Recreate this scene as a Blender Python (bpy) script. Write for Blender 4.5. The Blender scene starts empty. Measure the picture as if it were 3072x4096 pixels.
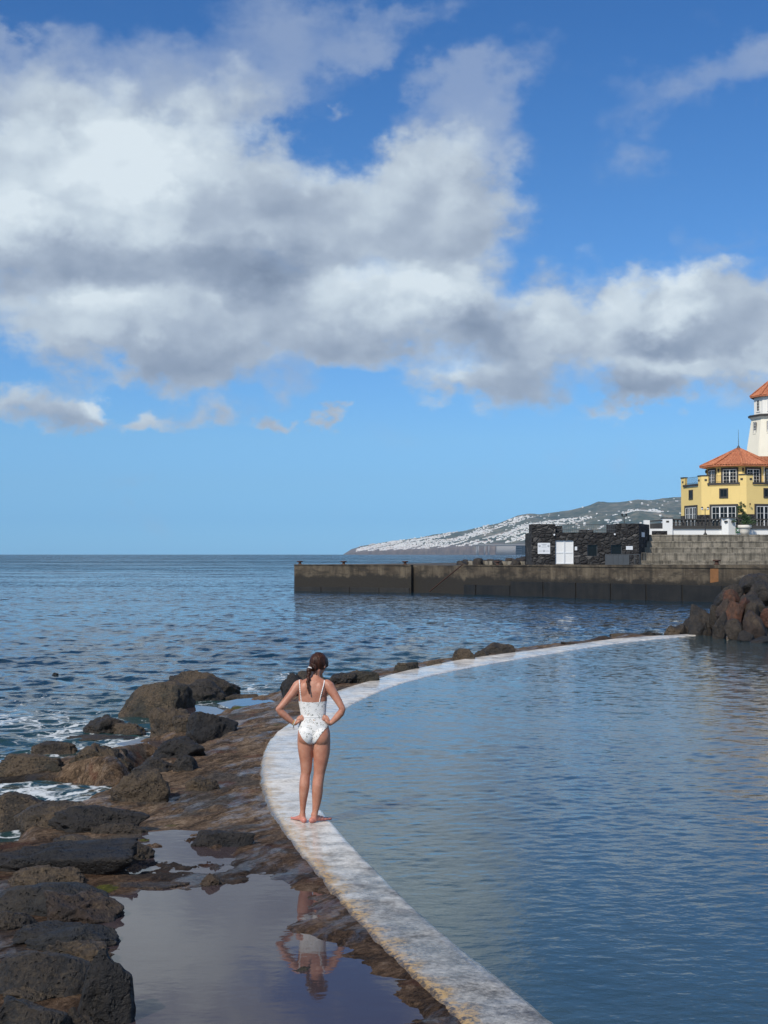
import bpy, bmesh, math, random
import numpy as np
from mathutils import Vector, Matrix, noise as mnoise
R = math.radians
random.seed(7)
rng = np.random.default_rng(11)
SC = bpy.context.scene
COL = SC.collection

# ------------------------------------------------------------------ camera
CAMZ = 3.10            # sea level is z = 0, the pool wall top is z = 0.45
F = 5680.0             # focal length in photograph pixels (3072 x 4096)
PITCH = math.atan((2217 - 2048) / F)
WALLZ = 0.45
cam = bpy.data.cameras.new('camera')
cam.sensor_fit = 'VERTICAL'; cam.sensor_height = 36; cam.sensor_width = 27
cam.lens = 36 * F / 4096
cam.clip_start = 0.1; cam.clip_end = 60000
camo = bpy.data.objects.new('camera', cam)
camo.location = (0, 0, CAMZ)
camo.rotation_euler = (math.pi / 2 + PITCH, 0, 0)
COL.objects.link(camo); SC.camera = camo

def azel(x, y):
    """photograph pixel -> azimuth, elevation (radians)"""
    u = (x - 1536) / F; v = (2048 - y) / F
    d = Vector((u, math.cos(PITCH) - v * math.sin(PITCH), math.sin(PITCH) + v * math.cos(PITCH))).normalized()
    return math.atan2(d.x, d.y), math.asin(d.z)

def tanv(y):
    return math.tan(math.atan((2048 - y) / F) + PITCH)

def gp(x, y, z=WALLZ):
    """where the sight line of a photograph pixel meets the level z"""
    d = (z - CAMZ) / tanv(y)
    return at(x, y, d)

def at(x, y, d):
    """point of a photograph pixel at depth d (along +Y)"""
    v = (2048 - y) / F
    k = d / (math.cos(PITCH) - v * math.sin(PITCH))
    return Vector(((x - 1536) / F * k, d, CAMZ + (math.sin(PITCH) + v * math.cos(PITCH)) * k))

# ------------------------------------------------------------------ view, sun, sky
SC.view_settings.view_transform = 'Standard'
SC.view_settings.look = 'None'
SC.view_settings.exposure = 0.0
SC.view_settings.gamma = 1.0
SC.view_settings.use_curve_mapping = False
SUN_EL, SUN_AZ = 42.0, 214.0      # azimuth clockwise from +Y (the view direction): behind, to the left
sd = Vector((math.sin(R(SUN_AZ)) * math.cos(R(SUN_EL)), math.cos(R(SUN_AZ)) * math.cos(R(SUN_EL)), math.sin(R(SUN_EL))))
sun = bpy.data.lights.new('sun', 'SUN'); sun.energy = 3.8; sun.angle = R(1.5); sun.color = (1.0, 0.92, 0.80)
suno = bpy.data.objects.new('sun', sun); COL.objects.link(suno)
suno.rotation_euler = (-sd).to_track_quat('-Z', 'Y').to_euler()

class NT:
    """tiny node-tree helper"""
    def __init__(s, tree): s.t = tree; s.n = tree.nodes; s.l = tree.links
    def new(s, typ, **kw):
        n = s.n.new(typ)
        for k, v in kw.items(): setattr(n, k, v)
        return n
    def put(s, sock, v):
        if isinstance(v, bpy.types.NodeSocket): s.l.new(v, sock)
        elif isinstance(v, bpy.types.Node): s.l.new(v.outputs[0], sock)
        else:
            try: sock.default_value = v
            except Exception: sock.default_value = (*v, 1)
    def m(s, op, a, b=None, c=None, clamp=False):
        n = s.new('ShaderNodeMath', operation=op); n.use_clamp = clamp
        s.put(n.inputs[0], a)
        if b is not None: s.put(n.inputs[1], b)
        if c is not None: s.put(n.inputs[2], c)
        return n.outputs[0]
    def v(s, op, a, b=None, scale=None):
        n = s.new('ShaderNodeVectorMath', operation=op)
        s.put(n.inputs[0], a)
        if b is not None: s.put(n.inputs[1], b)
        if scale is not None: s.put(n.inputs['Scale'], scale)
        return n.outputs['Value'] if op in ('LENGTH', 'DOT_PRODUCT', 'DISTANCE') else n.outputs[0]
    def mix(s, f, a, b, mode='MIX'):
        n = s.new('ShaderNodeMix', data_type='RGBA', blend_type=mode)
        s.put(n.inputs[0], f); s.put(n.inputs[6], a); s.put(n.inputs[7], b)
        return n.outputs[2]
    def noise(s, vec, scale, detail=4, rough=0.5, dist=0.0, color=False, ntype='FBM', lac=2.0):
        n = s.new('ShaderNodeTexNoise', noise_dimensions='3D', noise_type=ntype)
        if vec is not None: s.put(n.inputs['Vector'], vec)
        n.inputs['Scale'].default_value = scale; n.inputs['Detail'].default_value = detail
        n.inputs['Roughness'].default_value = rough; n.inputs['Distortion'].default_value = dist
        n.inputs['Lacunarity'].default_value = lac
        return n.outputs['Color'] if color else n.outputs['Fac']
    def vor(s, vec, scale, feature='F1', out='Distance', rand=1.0):
        n = s.new('ShaderNodeTexVoronoi', feature=feature)
        if vec is not None: s.put(n.inputs['Vector'], vec)
        n.inputs['Scale'].default_value = scale; n.inputs['Randomness'].default_value = rand
        return n.outputs[out]
    def ss(s, x, a, b, lo=0.0, hi=1.0):
        n = s.new('ShaderNodeMapRange', interpolation_type='SMOOTHSTEP')
        s.put(n.inputs[0], x); s.put(n.inputs[1], a); s.put(n.inputs[2], b); s.put(n.inputs[3], lo); s.put(n.inputs[4], hi)
        return n.outputs[0]
    def lin(s, x, a, b, lo=0.0, hi=1.0):
        n = s.new('ShaderNodeMapRange', interpolation_type='LINEAR')
        s.put(n.inputs[0], x); s.put(n.inputs[1], a); s.put(n.inputs[2], b); s.put(n.inputs[3], lo); s.put(n.inputs[4], hi)
        return n.outputs[0]
    def ramp(s, x, stops, interp='LINEAR'):
        n = s.new('ShaderNodeValToRGB'); n.color_ramp.interpolation = interp
        e = n.color_ramp.elements
        while len(e) < len(stops): e.new(0.5)
        for i, (p, c) in enumerate(stops): e[i].position = p; e[i].color = (*c, 1)
        s.put(n.inputs[0], x)
        return n.outputs[0]

W = bpy.data.worlds.new('World'); SC.world = W; W.use_nodes = True
def build_world():
    t = NT(W.node_tree); t.n.clear()
    out = t.new('ShaderNodeOutputWorld'); bg = t.new('ShaderNodeBackground')
    t.l.new(bg.outputs[0], out.inputs[0])
    SKY = 0.10
    bg.inputs[1].default_value = SKY
    sky = t.new('ShaderNodeTexSky', sky_type='NISHITA', sun_disc=False)
    sky.sun_elevation = R(SUN_EL); sky.sun_rotation = R(SUN_AZ)
    sky.air_density = 1.0; sky.dust_density = 0.4; sky.ozone_density = 3.0; sky.altitude = 0
    # direction -> (azimuth, elevation) x 10
    tc = t.new('ShaderNodeTexCoord'); sp = t.new('ShaderNodeSeparateXYZ'); t.l.new(tc.outputs['Generated'], sp.inputs[0])
    az = t.m('ARCTAN2', sp.outputs[0], sp.outputs[1]); el = t.m('ARCSINE', sp.outputs[2])
    cb = t.new('ShaderNodeCombineXYZ'); t.l.new(t.m('MULTIPLY', az, 10.0), cb.inputs[0]); t.l.new(t.m('MULTIPLY', el, 10.0), cb.inputs[1])
    P = cb.outputs[0]
    skyc = t.mix(1.0, sky.outputs[0], t.ramp(t.lin(el, 0.0, 0.40), SKYT), 'MULTIPLY')
    # domain warp gives ragged natural edges
    stretch = t.v('MULTIPLY', P, (1.0, 1.35, 1.0))
    w1 = t.v('MULTIPLY', t.v('SUBTRACT', t.noise(stretch, 1.6, 5, 0.6, color=True), (0.5, 0.5, 0.5)), (1.0, 0.8, 0.0))
    w2 = t.v('MULTIPLY', t.v('SUBTRACT', t.noise(stretch, 6.0, 3, 0.55, color=True), (0.5, 0.5, 0.5)), (0.28, 0.2, 0.0))
    Pw = t.v('ADD', t.v('ADD', P, w1), w2)
    def blobs(vec, lst):
        acc = None
        for (x, y, rx, ry, a, rot) in lst:
            x, y, rx, ry = [q * 3072 / 1659 for q in (x, y, rx, ry)]
            A, E = azel(x, y)
            mp = t.new('ShaderNodeMapping', vector_type='TEXTURE')
            t.put(mp.inputs[0], vec)
            mp.inputs['Location'].default_value = (A * 10, E * 10, 0)
            mp.inputs['Rotation'].default_value = (0, 0, R(rot))
            mp.inputs['Scale'].default_value = (rx / F * 10, ry / F * 10, 1)
            g = t.new('ShaderNodeTexGradient', gradient_type='SPHERICAL'); t.l.new(mp.outputs[0], g.inputs[0])
            acc = t.m('MULTIPLY_ADD', g.outputs['Fac'], a, acc if acc is not None else 0.0)
        return acc
    M = blobs(Pw, COVER)
    fb = t.noise(t.v('ADD', stretch, (3.1, 0.7, 0)), 1.5, 8, 0.50)
    fine = t.m('SUBTRACT', fb, 0.5)
    # behind the viewer and high overhead: plain broken cloud
    back = t.m('MAXIMUM', t.ss(t.m('ABSOLUTE', az), 0.38, 0.7), t.ss(el, 0.42, 0.6))
    gen = t.noise(P, 0.22, 6, 0.55)
    M = t.m('ADD', t.m('MULTIPLY', M, t.m('SUBTRACT', 1.0, back)), t.m('MULTIPLY', back, t.m('MULTIPLY_ADD', gen, 3.2, -1.35)))
    dens = t.m('ADD', M, t.m('MULTIPLY', fine, 0.75))
    alpha = t.ss(dens, 0.06, 0.72)
    thin = blobs(Pw, THIN)
    thin = t.m('MULTIPLY', t.ss(t.m('ADD', thin, t.m('MULTIPLY', fine, 1.1)), 0.06, 0.75), 0.62)
    # light on the cloud: large bright and shaded masses + relief toward the sun (up, left)
    Pl = t.v('ADD', P, t.v('MULTIPLY', t.v('ADD', w1, w2), (0.6, 0.6, 0)))
    L = blobs(Pl, LIGHT)
    s2 = t.v('ADD', stretch, (3.1 - 0.07, 0.7 + 0.12, 0))
    rel = t.m('SUBTRACT', fb, t.noise(s2, 1.5, 3, 0.42))
    puff = t.m('SUBTRACT', t.noise(t.v('ADD', stretch, t.v('SCALE', t.v('ADD', w1, w2), scale=0.5)), 2.2, 4, 0.42), 0.5)
    bq = t.v('ADD', stretch, t.v('SCALE', t.v('ADD', w1, w2), scale=0.9))
    def sm(vec, sc):
        n = t.new('ShaderNodeTexVoronoi', feature='SMOOTH_F1'); t.put(n.inputs['Vector'], vec); n.inputs['Scale'].default_value = sc; n.inputs['Smoothness'].default_value = .35; return n.outputs['Distance']
    bil = t.m('ADD', t.m('MULTIPLY', sm(bq, 1.7), .62), t.m('MULTIPLY', sm(bq, 4.3), .38))
    bil = t.m('MULTIPLY', t.m('SUBTRACT', .46, bil), t.ss(L, -.6, .3, .25, 1.0))
    val = t.m('ADD', t.m('MULTIPLY', bil, .75), t.m('ADD', t.m('ADD', L, 0.85), t.m('ADD', t.m('MULTIPLY', rel, 1.0), t.m('MULTIPLY', puff, 0.38))))
    k = 1 / SKY
    cc = t.ramp(t.m('MULTIPLY_ADD', val, .80, .02), [(0.0, (.19, .245, .345)), (0.3, (.29, .355, .465)), (0.55, (.42, .495, .60)), (0.8, (.60, .69, .77)), (1.0, (.74, .83, .89))])
    cc = t.mix(1.0, cc, (k, k, k, 1), 'MULTIPLY')
    thinc = t.mix(1.0, t.mix(0.0, (.36, .44, .60, 1), (.5, .5, .5, 1)), (k, k, k, 1), 'MULTIPLY')
    c = t.mix(thin, skyc, thinc)
    c = t.mix(alpha, c, cc)
    t.l.new(c, bg.inputs[0])
SKYT = [(0.0, (.43, 1.0, 2.0)), (0.06, (.36, .82, 1.62)), (0.12, (.42, .84, 1.44)), (0.2, (.49, .86, 1.30)), (0.64, (.355, .72, 1.12)), (0.9, (.27, .64, 1.06))]
# (x, y, rx, ry, amount, rotation) in 1659-wide photograph pixels
COVER = [
 (60, 370, 330, 260, .85, 0), (330, 350, 330, 220, .85, 0), (520, 230, 150, 90, .30, 20), (250, 170, 420, 70, .10, 0), (20,190,200,100,.22,0),
 (150, 520, 450, 200, .8, 0), (500, 480, 330, 190, .8, 0), (800, 430, 330, 150, .7, 0), (980, 440, 230, 160, .55, 0), (900, 500, 330, 130, .5, 0),
 (1010, 300, 150, 120, .22, 40), (860, 350, 180, 60, .25, 20),
 (200, 690, 220, 150, .7, 0), (420, 700, 230, 160, .8, 0), (420, 780, 170, 100, .8, 0), (160, 750, 160, 90, .45, 0),
 (620, 660, 200, 140, .7, 0), (860, 650, 300, 150, .8, 0), (1060, 690, 220, 150, .6, 0), (760, 710, 300, 90, .5, 0),
 (1050, 820, 220, 80, .6, 0), (1180, 760, 170, 120, .6, 0), (960, 815, 120, 50, .4, 0),
 (1290, 670, 200, 140, .8, 0), (1450, 690, 230, 170, .85, 0), (1600, 680, 200, 150, .75, 0), (1420, 820, 200, 100, .7, 0), (1370, 865, 140, 70, .75, 0), (1640, 760, 130, 90, .5, 0),
 (70, 875, 180, 62, .85, 0), (195, 880, 75, 50, .55, 0), (335, 908, 85, 48, .95, 0), (450, 898, 80, 42, .65, 0),
 (586, 908, 70, 36, .85, 0), (694, 913, 48, 28, .8, 0), (630, 805, 130, 50, .26, 0),
]
THIN = [
 (640, 50, 260, 110, .8, -8), (820, 90, 180, 80, .5, 20), (1030, 160, 190, 90, .7, 15), (1000, 260, 160, 140, .55, 40), (1060, 350, 150, 120, .5, 0),
 (1480, 190, 260, 90, .55, 5), (1640, 150, 160, 90, .4, 0), (1370, 340, 80, 40, .25, 0), (1560, 520, 140, 40, .3, 10), (1170, 430, 90, 30, .3, 0), (760, 243, 60, 22, .6, 12),
 (260, 165, 560, 130, 1.0, 0), (80, 250, 300, 120, .6, 0), (10, 70, 60, 60, .5, 0), (560, 220, 160, 90, .5, 20), (420, 880, 190, 70, .45, 0), (640, 805, 140, 50, .45, 0), (265, 1040, 50, 30, .25, 0), (930, 10, 170, 50, .35, 0),
 (920, 300, 140, 90, .4, 0),
]
LIGHT = [
 (290, 375, 200, 110, .55, 0), (120, 340, 260, 160, .22, 0), (30, 470, 160, 90, .3, 0), (420, 330, 150, 90, .2, 0),
 (560, 580, 210, 85, -.85, -12), (250, 570, 340, 70, -.42, 0), (640, 480, 200, 110, -.3, 0), (900, 470, 260, 140, -.2, 0), (60, 580, 200, 60, -.2, 0),
 (870, 610, 260, 80, .55, 0), (700, 620, 120, 60, .4, 0), (240, 640, 230, 50, .35, 0), (310, 720, 40, 40, .3, 0), (180, 700, 90, 60, .15, 0),
 (430, 785, 180, 80, -.6, 0), (150, 800, 140, 60, -.3, 0), (560, 690, 120, 60, .1, 0), (780, 740, 260, 50, -.4, 0), (1040, 705, 140, 75, -.65, 0), (1130, 740, 60, 50, -.3, 0),
 (1170, 710, 70, 90, .4, 0), (1100, 830, 180, 60, -.4, 0), (980, 800, 60, 40, .35, 0),
 (1290, 640, 130, 80, .45, 0), (1450, 610, 120, 60, .5, 0), (1480, 680, 120, 60, .5, 0), (1400, 620, 60, 40, -.3, 0), (1430, 740, 200, 42, -.6, 0), (1440, 790, 120, 40, .15, 0), (1360, 850, 180, 60, -.65, 0), (1610, 700, 120, 130, -.25, 0), (1560, 830, 120, 50, -.25, 0), (1270, 720, 80, 50, .3, 0),
 (210, 860, 50, 40, .5, 0), (60, 850, 120, 40, .1, 0), (120, 900, 160, 30, -.3, 0), (340, 895, 50, 30, .2, 0), (586, 908, 60, 30, -.1, 0), (440, 905, 80, 40, -.3, 0), (640, 810, 120, 50, -.3, 0),
]
build_world()
# ------------------------------------------------------------------ mesh helpers
def tag(o, label=None, cat=None, group=None, kind=None):
    if label: o['label'] = label
    if cat: o['category'] = cat
    if group: o['group'] = group
    if kind: o['kind'] = kind
    return o

def empty(name, loc, label, cat, group=None):
    o = bpy.data.objects.new(name, None); COL.objects.link(o); o.location = loc
    o.empty_display_size = 0.3
    return tag(o, label, cat, group)

def root_loc(p):
    v = Vector((0, 0, 0))
    while p is not None: v = v + Vector(p.location); p = p.parent
    return v

def mesh_obj(name, verts, faces, mat, parent=None, smooth=False, mats=None, fmat=None):
    """verts in world space; the object's own origin follows its parent chain"""
    off = root_loc(parent)
    V = np.asarray(verts, dtype=np.float64)
    if len(V): V = V - np.array(off)
    me = bpy.data.meshes.new(name)
    if parent is None and len(V):
        c = np.array([V[:, 0].mean(), V[:, 1].mean(), V[:, 2].min()]); V = V - c
    else: c = None
    if isinstance(faces, np.ndarray):
        nf, k = faces.shape
        me.vertices.add(len(V)); me.vertices.foreach_set('co', V.astype(np.float32).ravel())
        me.loops.add(nf * k); me.loops.foreach_set('vertex_index', faces.astype(np.int32).ravel())
        me.polygons.add(nf); me.polygons.foreach_set('loop_start', np.arange(0, nf * k, k, dtype=np.int32))
        me.update(calc_edges=True); me.validate()
    else:
        me.from_pydata([tuple(v) for v in V], [], [tuple(f) for f in faces]); me.update()
    for m in (mats or [mat]):
        me.materials.append(m)
    if fmat is not None: me.polygons.foreach_set('material_index', np.asarray(fmat, dtype=np.int32))
    if smooth: me.polygons.foreach_set('use_smooth', np.ones(len(me.polygons), dtype=bool))
    o = bpy.data.objects.new(name, me); COL.objects.link(o)
    if parent is not None: o.parent = parent
    if c is not None: o.location = c
    return o

class MB:
    def __init__(s): s.v = []; s.f = []
    def add(s, vs, fs):
        b = len(s.v); s.v += [tuple(v) for v in vs]; s.f += [tuple(i + b for i in f) for f in fs]
    def prism(s, pts, z0, z1, pts1=None):
        """closed prism over a plan polygon (CCW); pts1: other outline on top"""
        pts1 = pts1 or pts; n = len(pts)
        vs = [(p[0], p[1], z0) for p in pts] + [(p[0], p[1], z1) for p in pts1]
        fs = [(i, (i + 1) % n, n + (i + 1) % n, n + i) for i in range(n)]
        s.add(vs, fs + [tuple(range(n - 1, -1, -1)), tuple(range(n, 2 * n))])
    def hexa(s, b):  # eight corners: bottom 4 CCW, top 4 CCW
        s.add(b, [(0, 1, 5, 4), (1, 2, 6, 5), (2, 3, 7, 6), (3, 0, 4, 7), (3, 2, 1, 0), (4, 5, 6, 7)])
    def box(s, x0, x1, y0, y1, z0, z1):
        s.prism([(x0, y0), (x1, y0), (x1, y1), (x0, y1)], z0, z1)
    def obox(s, o, ax, ay, x0, x1, y0, y1, z0, z1):
        """box in a rotated plan frame: origin o, unit vectors ax, ay"""
        q = [(x0, y0), (x1, y0), (x1, y1), (x0, y1)]
        s.prism([(o[0] + ax[0] * a + ay[0] * b, o[1] + ax[1] * a + ay[1] * b) for a, b in q], z0, z1)
    def tube(s, p, q, r0, r1=None, n=8):
        r1 = r0 if r1 is None else r1
        p, q = Vector(p), Vector(q); d = (q - p).normalized()
        a = d.orthogonal().normalized(); b = d.cross(a)
        vs = [p + (a * math.cos(2 * math.pi * i / n) + b * math.sin(2 * math.pi * i / n)) * r0 for i in range(n)]
        vs += [q + (a * math.cos(2 * math.pi * i / n) + b * math.sin(2 * math.pi * i / n)) * r1 for i in range(n)]
        s.add(vs, [(i, (i + 1) % n, n + (i + 1) % n, n + i) for i in range(n)] + [tuple(range(n - 1, -1, -1)), tuple(range(n, 2 * n))])
    def lathe(s, c, prof, n=14):
        vs = []; fs = []
        for r, z in prof:
            vs += [(c[0] + r * math.cos(2 * math.pi * i / n), c[1] + r * math.sin(2 * math.pi * i / n), c[2] + z) for i in range(n)]
        for k in range(len(prof) - 1):
            fs += [(k * n + i, k * n + (i + 1) % n, (k + 1) * n + (i + 1) % n, (k + 1) * n + i) for i in range(n)]
        fs += [tuple(range(n - 1, -1, -1)), tuple((len(prof) - 1) * n + i for i in range(n))]
        s.add(vs, fs)
    def build(s, name, mat, parent=None, smooth=False):
        return mesh_obj(name, s.v, s.f, mat, parent, smooth)

def fbm(P, scale=1.0, octaves=4, rough=0.5, seed=0):
    """fast value-gradient noise on an (n,3) array by sums of rotated sines folded through a lattice hash"""
    P = np.asarray(P, dtype=np.float64) * scale + seed * 17.13
    out = np.zeros(len(P)); a = 1.0; tot = 0
    for o in range(octaves):
        i = np.floor(P).astype(np.int64); f = P - i; f = f * f * f * (f * (f * 6 - 15) + 10)
        def h(dx, dy, dz):
            n = (i[:, 0] + dx) * 73856093 ^ (i[:, 1] + dy) * 19349663 ^ (i[:, 2] + dz) * 83492791
            n = (n ^ (n >> 13)) * 1274126177 & 0x7fffffff
            n = (n ^ (n >> 16)) * 668265263 & 0x7fffffff
            return (n % 100003) / 50001.5 - 1.0
        x00 = h(0, 0, 0) * (1 - f[:, 0]) + h(1, 0, 0) * f[:, 0]; x10 = h(0, 1, 0) * (1 - f[:, 0]) + h(1, 1, 0) * f[:, 0]
        x01 = h(0, 0, 1) * (1 - f[:, 0]) + h(1, 0, 1) * f[:, 0]; x11 = h(0, 1, 1) * (1 - f[:, 0]) + h(1, 1, 1) * f[:, 0]
        y0 = x00 * (1 - f[:, 1]) + x10 * f[:, 1]; y1 = x01 * (1 - f[:, 1]) + x11 * f[:, 1]
        out += a * (y0 * (1 - f[:, 2]) + y1 * f[:, 2]); tot += a; a *= rough; P = P * 2.03 + 5.7
    return out / tot

def sdf_poly(X, Y, poly):
    """signed distance to a plan polygon, positive inside"""
    n = len(poly); d = np.full(X.shape, 1e9); inside = np.zeros(X.shape, bool)
    for i in range(n):
        ax, ay = poly[i][0], poly[i][1]; bx, by = poly[(i + 1) % n][0], poly[(i + 1) % n][1]
        ex, ey = bx - ax, by - ay; L = ex * ex + ey * ey + 1e-12
        t = np.clip(((X - ax) * ex + (Y - ay) * ey) / L, 0, 1)
        d = np.minimum(d, np.hypot(X - ax - t * ex, Y - ay - t * ey))
        c = ((ay > Y) != (by > Y)) & (X < ex * (Y - ay) / (ey if abs(ey) > 1e-12 else 1e-12) + ax)
        inside ^= c
    return np.where(inside, d, -d)

def sstep(x, a, b):
    t = np.clip((x - a) / (b - a), 0, 1); return t * t * (3 - 2 * t)

def fan(u0, u1, nu, rows):
    u = np.linspace(u0, u1, nu); Y = np.repeat(rows, nu); X = (np.outer(rows, u)).ravel()
    i = np.arange(len(rows) - 1)[:, None] * nu + np.arange(nu - 1)[None, :]; i = i.ravel()
    return X, Y, np.stack([i, i + 1, i + nu + 1, i + nu], 1)

def compact(V, Fc):
    used = np.zeros(len(V), bool); used[Fc.ravel()] = True
    m = np.cumsum(used) - 1
    return V[used], m[Fc], used

# ------------------------------------------------------------------ materials
def material(name):
    m = bpy.data.materials.new(name); m.use_nodes = True
    t = NT(m.node_tree); b = t.n['Principled BSDF']
    return m, t, b
def opos(t, world=False):
    if world:
        return t.new('ShaderNodeNewGeometry').outputs['Position']
    return t.new('ShaderNodeTexCoord').outputs['Object']
def bump(t, b, h, strength=0.5, dist=0.02, nrm=None):
    n = t.new('ShaderNodeBump'); n.inputs['Strength'].default_value = strength; n.inputs['Distance'].default_value = dist
    t.put(n.inputs['Height'], h)
    if nrm is not None: t.put(n.inputs['Normal'], nrm)
    t.put(b.inputs['Normal'], n.outputs[0]); return n.outputs[0]

def simple(name, col, rough=0.6, var=0.15, scale=3.0, metal=0.0, bstr=0.15, bdist=0.01):
    m, t, b = material(name); p = opos(t)
    n = t.noise(p, scale, 6, 0.6)
    c = t.mix(n, tuple(x * (1 - var) for x in col) + (1,), tuple(min(1, x * (1 + var)) for x in col) + (1,))
    t.put(b.inputs['Base Color'], c); b.inputs['Roughness'].default_value = rough; b.inputs['Metallic'].default_value = metal
    bump(t, b, t.noise(p, scale * 6, 4, 0.6), bstr, bdist)
    return m
def m_rock():
    m, t, b = material('rock'); p = opos(t)
    oi = t.new('ShaderNodeObjectInfo')
    pr = t.v('ADD', p, t.v('MULTIPLY', oi.outputs['Location'], (1.0, 1.0, 1.0)))
    big = t.noise(pr, 1.6, 5, 0.6); mid = t.noise(pr, 7, 6, 0.65); fine = t.noise(pr, 38, 5, 0.7)
    base = oi.outputs['Color']
    c = t.mix(t.ss(mid, .35, .7), t.mix(1, base, (.55, .55, .56, 1), 'MULTIPLY'), t.mix(1, base, (1.5, 1.42, 1.3, 1), 'MULTIPLY'))
    # algae / lichen crust: brown-olive in patches, more where the object's alpha says so
    al = oi.outputs['Alpha']
    crust = t.m('MULTIPLY', t.ss(t.m('ADD', big, t.m('MULTIPLY', t.m('SUBTRACT', fine, .5), .5)), .42, .56), al)
    cc = t.ramp(fine, [(0.25, (.030, .020, .012)), (.5, (.085, .058, .034)), (.75, (.15, .115, .07))])
    c = t.mix(crust, c, cc)
    c = t.mix(t.ss(fine, .62, .8), c, t.mix(1, c, (1.8, 1.75, 1.65, 1), 'MULTIPLY'))
    pits = t.vor(t.v('ADD', pr, t.v('SCALE', t.noise(pr, 5, 2, color=True), scale=.25)), 22)
    pit = t.ss(pits, .08, .33)
    c = t.mix(pit, t.mix(1, c, (.4, .4, .4, 1), 'MULTIPLY'), c)
    t.put(b.inputs['Base Color'], c)
    t.put(b.inputs['Roughness'], t.lin(mid, .3, .7, .42, .8))
    b.inputs['Specular IOR Level'].default_value = .45
    h = t.m('ADD', t.m('ADD', t.m('MULTIPLY', mid, 1.0), t.m('MULTIPLY', fine, .45)), t.m('MULTIPLY', pit, .30))
    bump(t, b, h, 0.9, 0.07)
    return m
ROCK = m_rock()

def m_reef():
    m, t, b = material('reef'); p = opos(t, True)
    st = t.v('MULTIPLY', p, (1, 1, 1))
    rr_ = t.new('ShaderNodeVectorRotate', rotation_type='Z_AXIS'); t.put(rr_.inputs['Vector'], t.v('ADD', p, t.v('SCALE', t.noise(p, 2.0, 3, color=True), scale=.35))); rr_.inputs['Angle'].default_value = R(-66)
    rotv = t.v('MULTIPLY', rr_.outputs[0], (.38, 1.35, 1))
    big = t.noise(p, .8, 5, .6); mid = t.noise(rotv, 4.0, 6, .66); fine = t.noise(t.v('MULTIPLY', rr_.outputs[0], (.75, 1.1, 1)), 24, 6, .74)
    grit = t.noise(p, 110, 3, .7)
    c = t.ramp(t.m('ADD', t.m('MULTIPLY', mid, .40), t.m('ADD', t.m('MULTIPLY', fine, .38), t.m('MULTIPLY', grit, .22))),
               [(.38, (.014, .010, .008)), (.45, (.060, .040, .025)), (.505, (.15, .100, .062)), (.555, (.26, .18, .115)), (.63, (.42, .33, .24))])
    grey = t.ramp(fine, [(.3, (.020, .019, .019)), (.7, (.13, .115, .10))])
    c = t.mix(t.m('MULTIPLY', t.ss(big, .52, .60), .8), c, grey)
    red = t.ss(t.noise(t.v('ADD', p, (9, 3, 0)), 2.2, 4, .6), .56, .68)
    c = t.mix(t.m('MULTIPLY', red, .55), c, (.12, .045, .030, 1))
    gre = t.ss(t.noise(t.v('ADD', p, (2, 7, 0)), 1.5, 4, .6), .66, .72)
    c = t.mix(t.m('MULTIPLY', gre, .6), c, (.075, .085, .02, 1))
    ba = t.new('ShaderNodeAttribute', attribute_name='basalt').outputs['Fac']
    bas = t.ramp(t.m('ADD', t.m('MULTIPLY', mid, .5), t.m('MULTIPLY', fine, .5)), [(.35, (.008, .0075, .007)), (.5, (.026, .022, .018)), (.6, (.055, .044, .032)), (.72, (.11, .088, .064))])
    c = t.mix(t.m('MULTIPLY', t.ss(t.m('ADD', ba, t.m('MULTIPLY', t.m('SUBTRACT', mid, .5), .8)), .3, .7), .9), c, bas)
    sl = t.new('ShaderNodeAttribute', attribute_name='slime').outputs['Fac']
    c = t.mix(t.m('MULTIPLY', sl, .75), c, t.mix(1, c, (.40, .34, .33, 1), 'MULTIPLY'))
    wa = t.new('ShaderNodeAttribute', attribute_name='weed').outputs['Fac']
    c = t.mix(t.m('MULTIPLY', t.ss(t.m('MULTIPLY', wa, t.m('ADD', fine, .45)), .35, .6), .85), c, t.ramp(fine, [(.35, (.02, .025, .005)), (.55, (.10, .11, .015)), (.7, (.20, .20, .03))]))
    t.put(b.inputs['Base Color'], c)
    wet = t.ss(t.noise(t.v('ADD', rotv, (5, 1, 3)), 1.8, 6, .7), .50, .62)
    t.put(b.inputs['Roughness'], t.lin(wet, 0, 1, .85, .35))
    t.put(b.inputs['Specular IOR Level'], t.lin(wet, 0, 1, .12, .5))
    t.put(b.inputs['Coat Weight'], t.m('MULTIPLY', wet, .30)); b.inputs['Coat Roughness'].default_value = .12; b.inputs['Coat IOR'].default_value = 1.33
    h = t.m('ADD', t.m('MULTIPLY', fine, .6), t.m('ADD', t.m('MULTIPLY', mid, 1.0), t.m('MULTIPLY', grit, .25)))
    bump(t, b, h, 1.0, .07)
    return m
REEF = m_reef()

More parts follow.
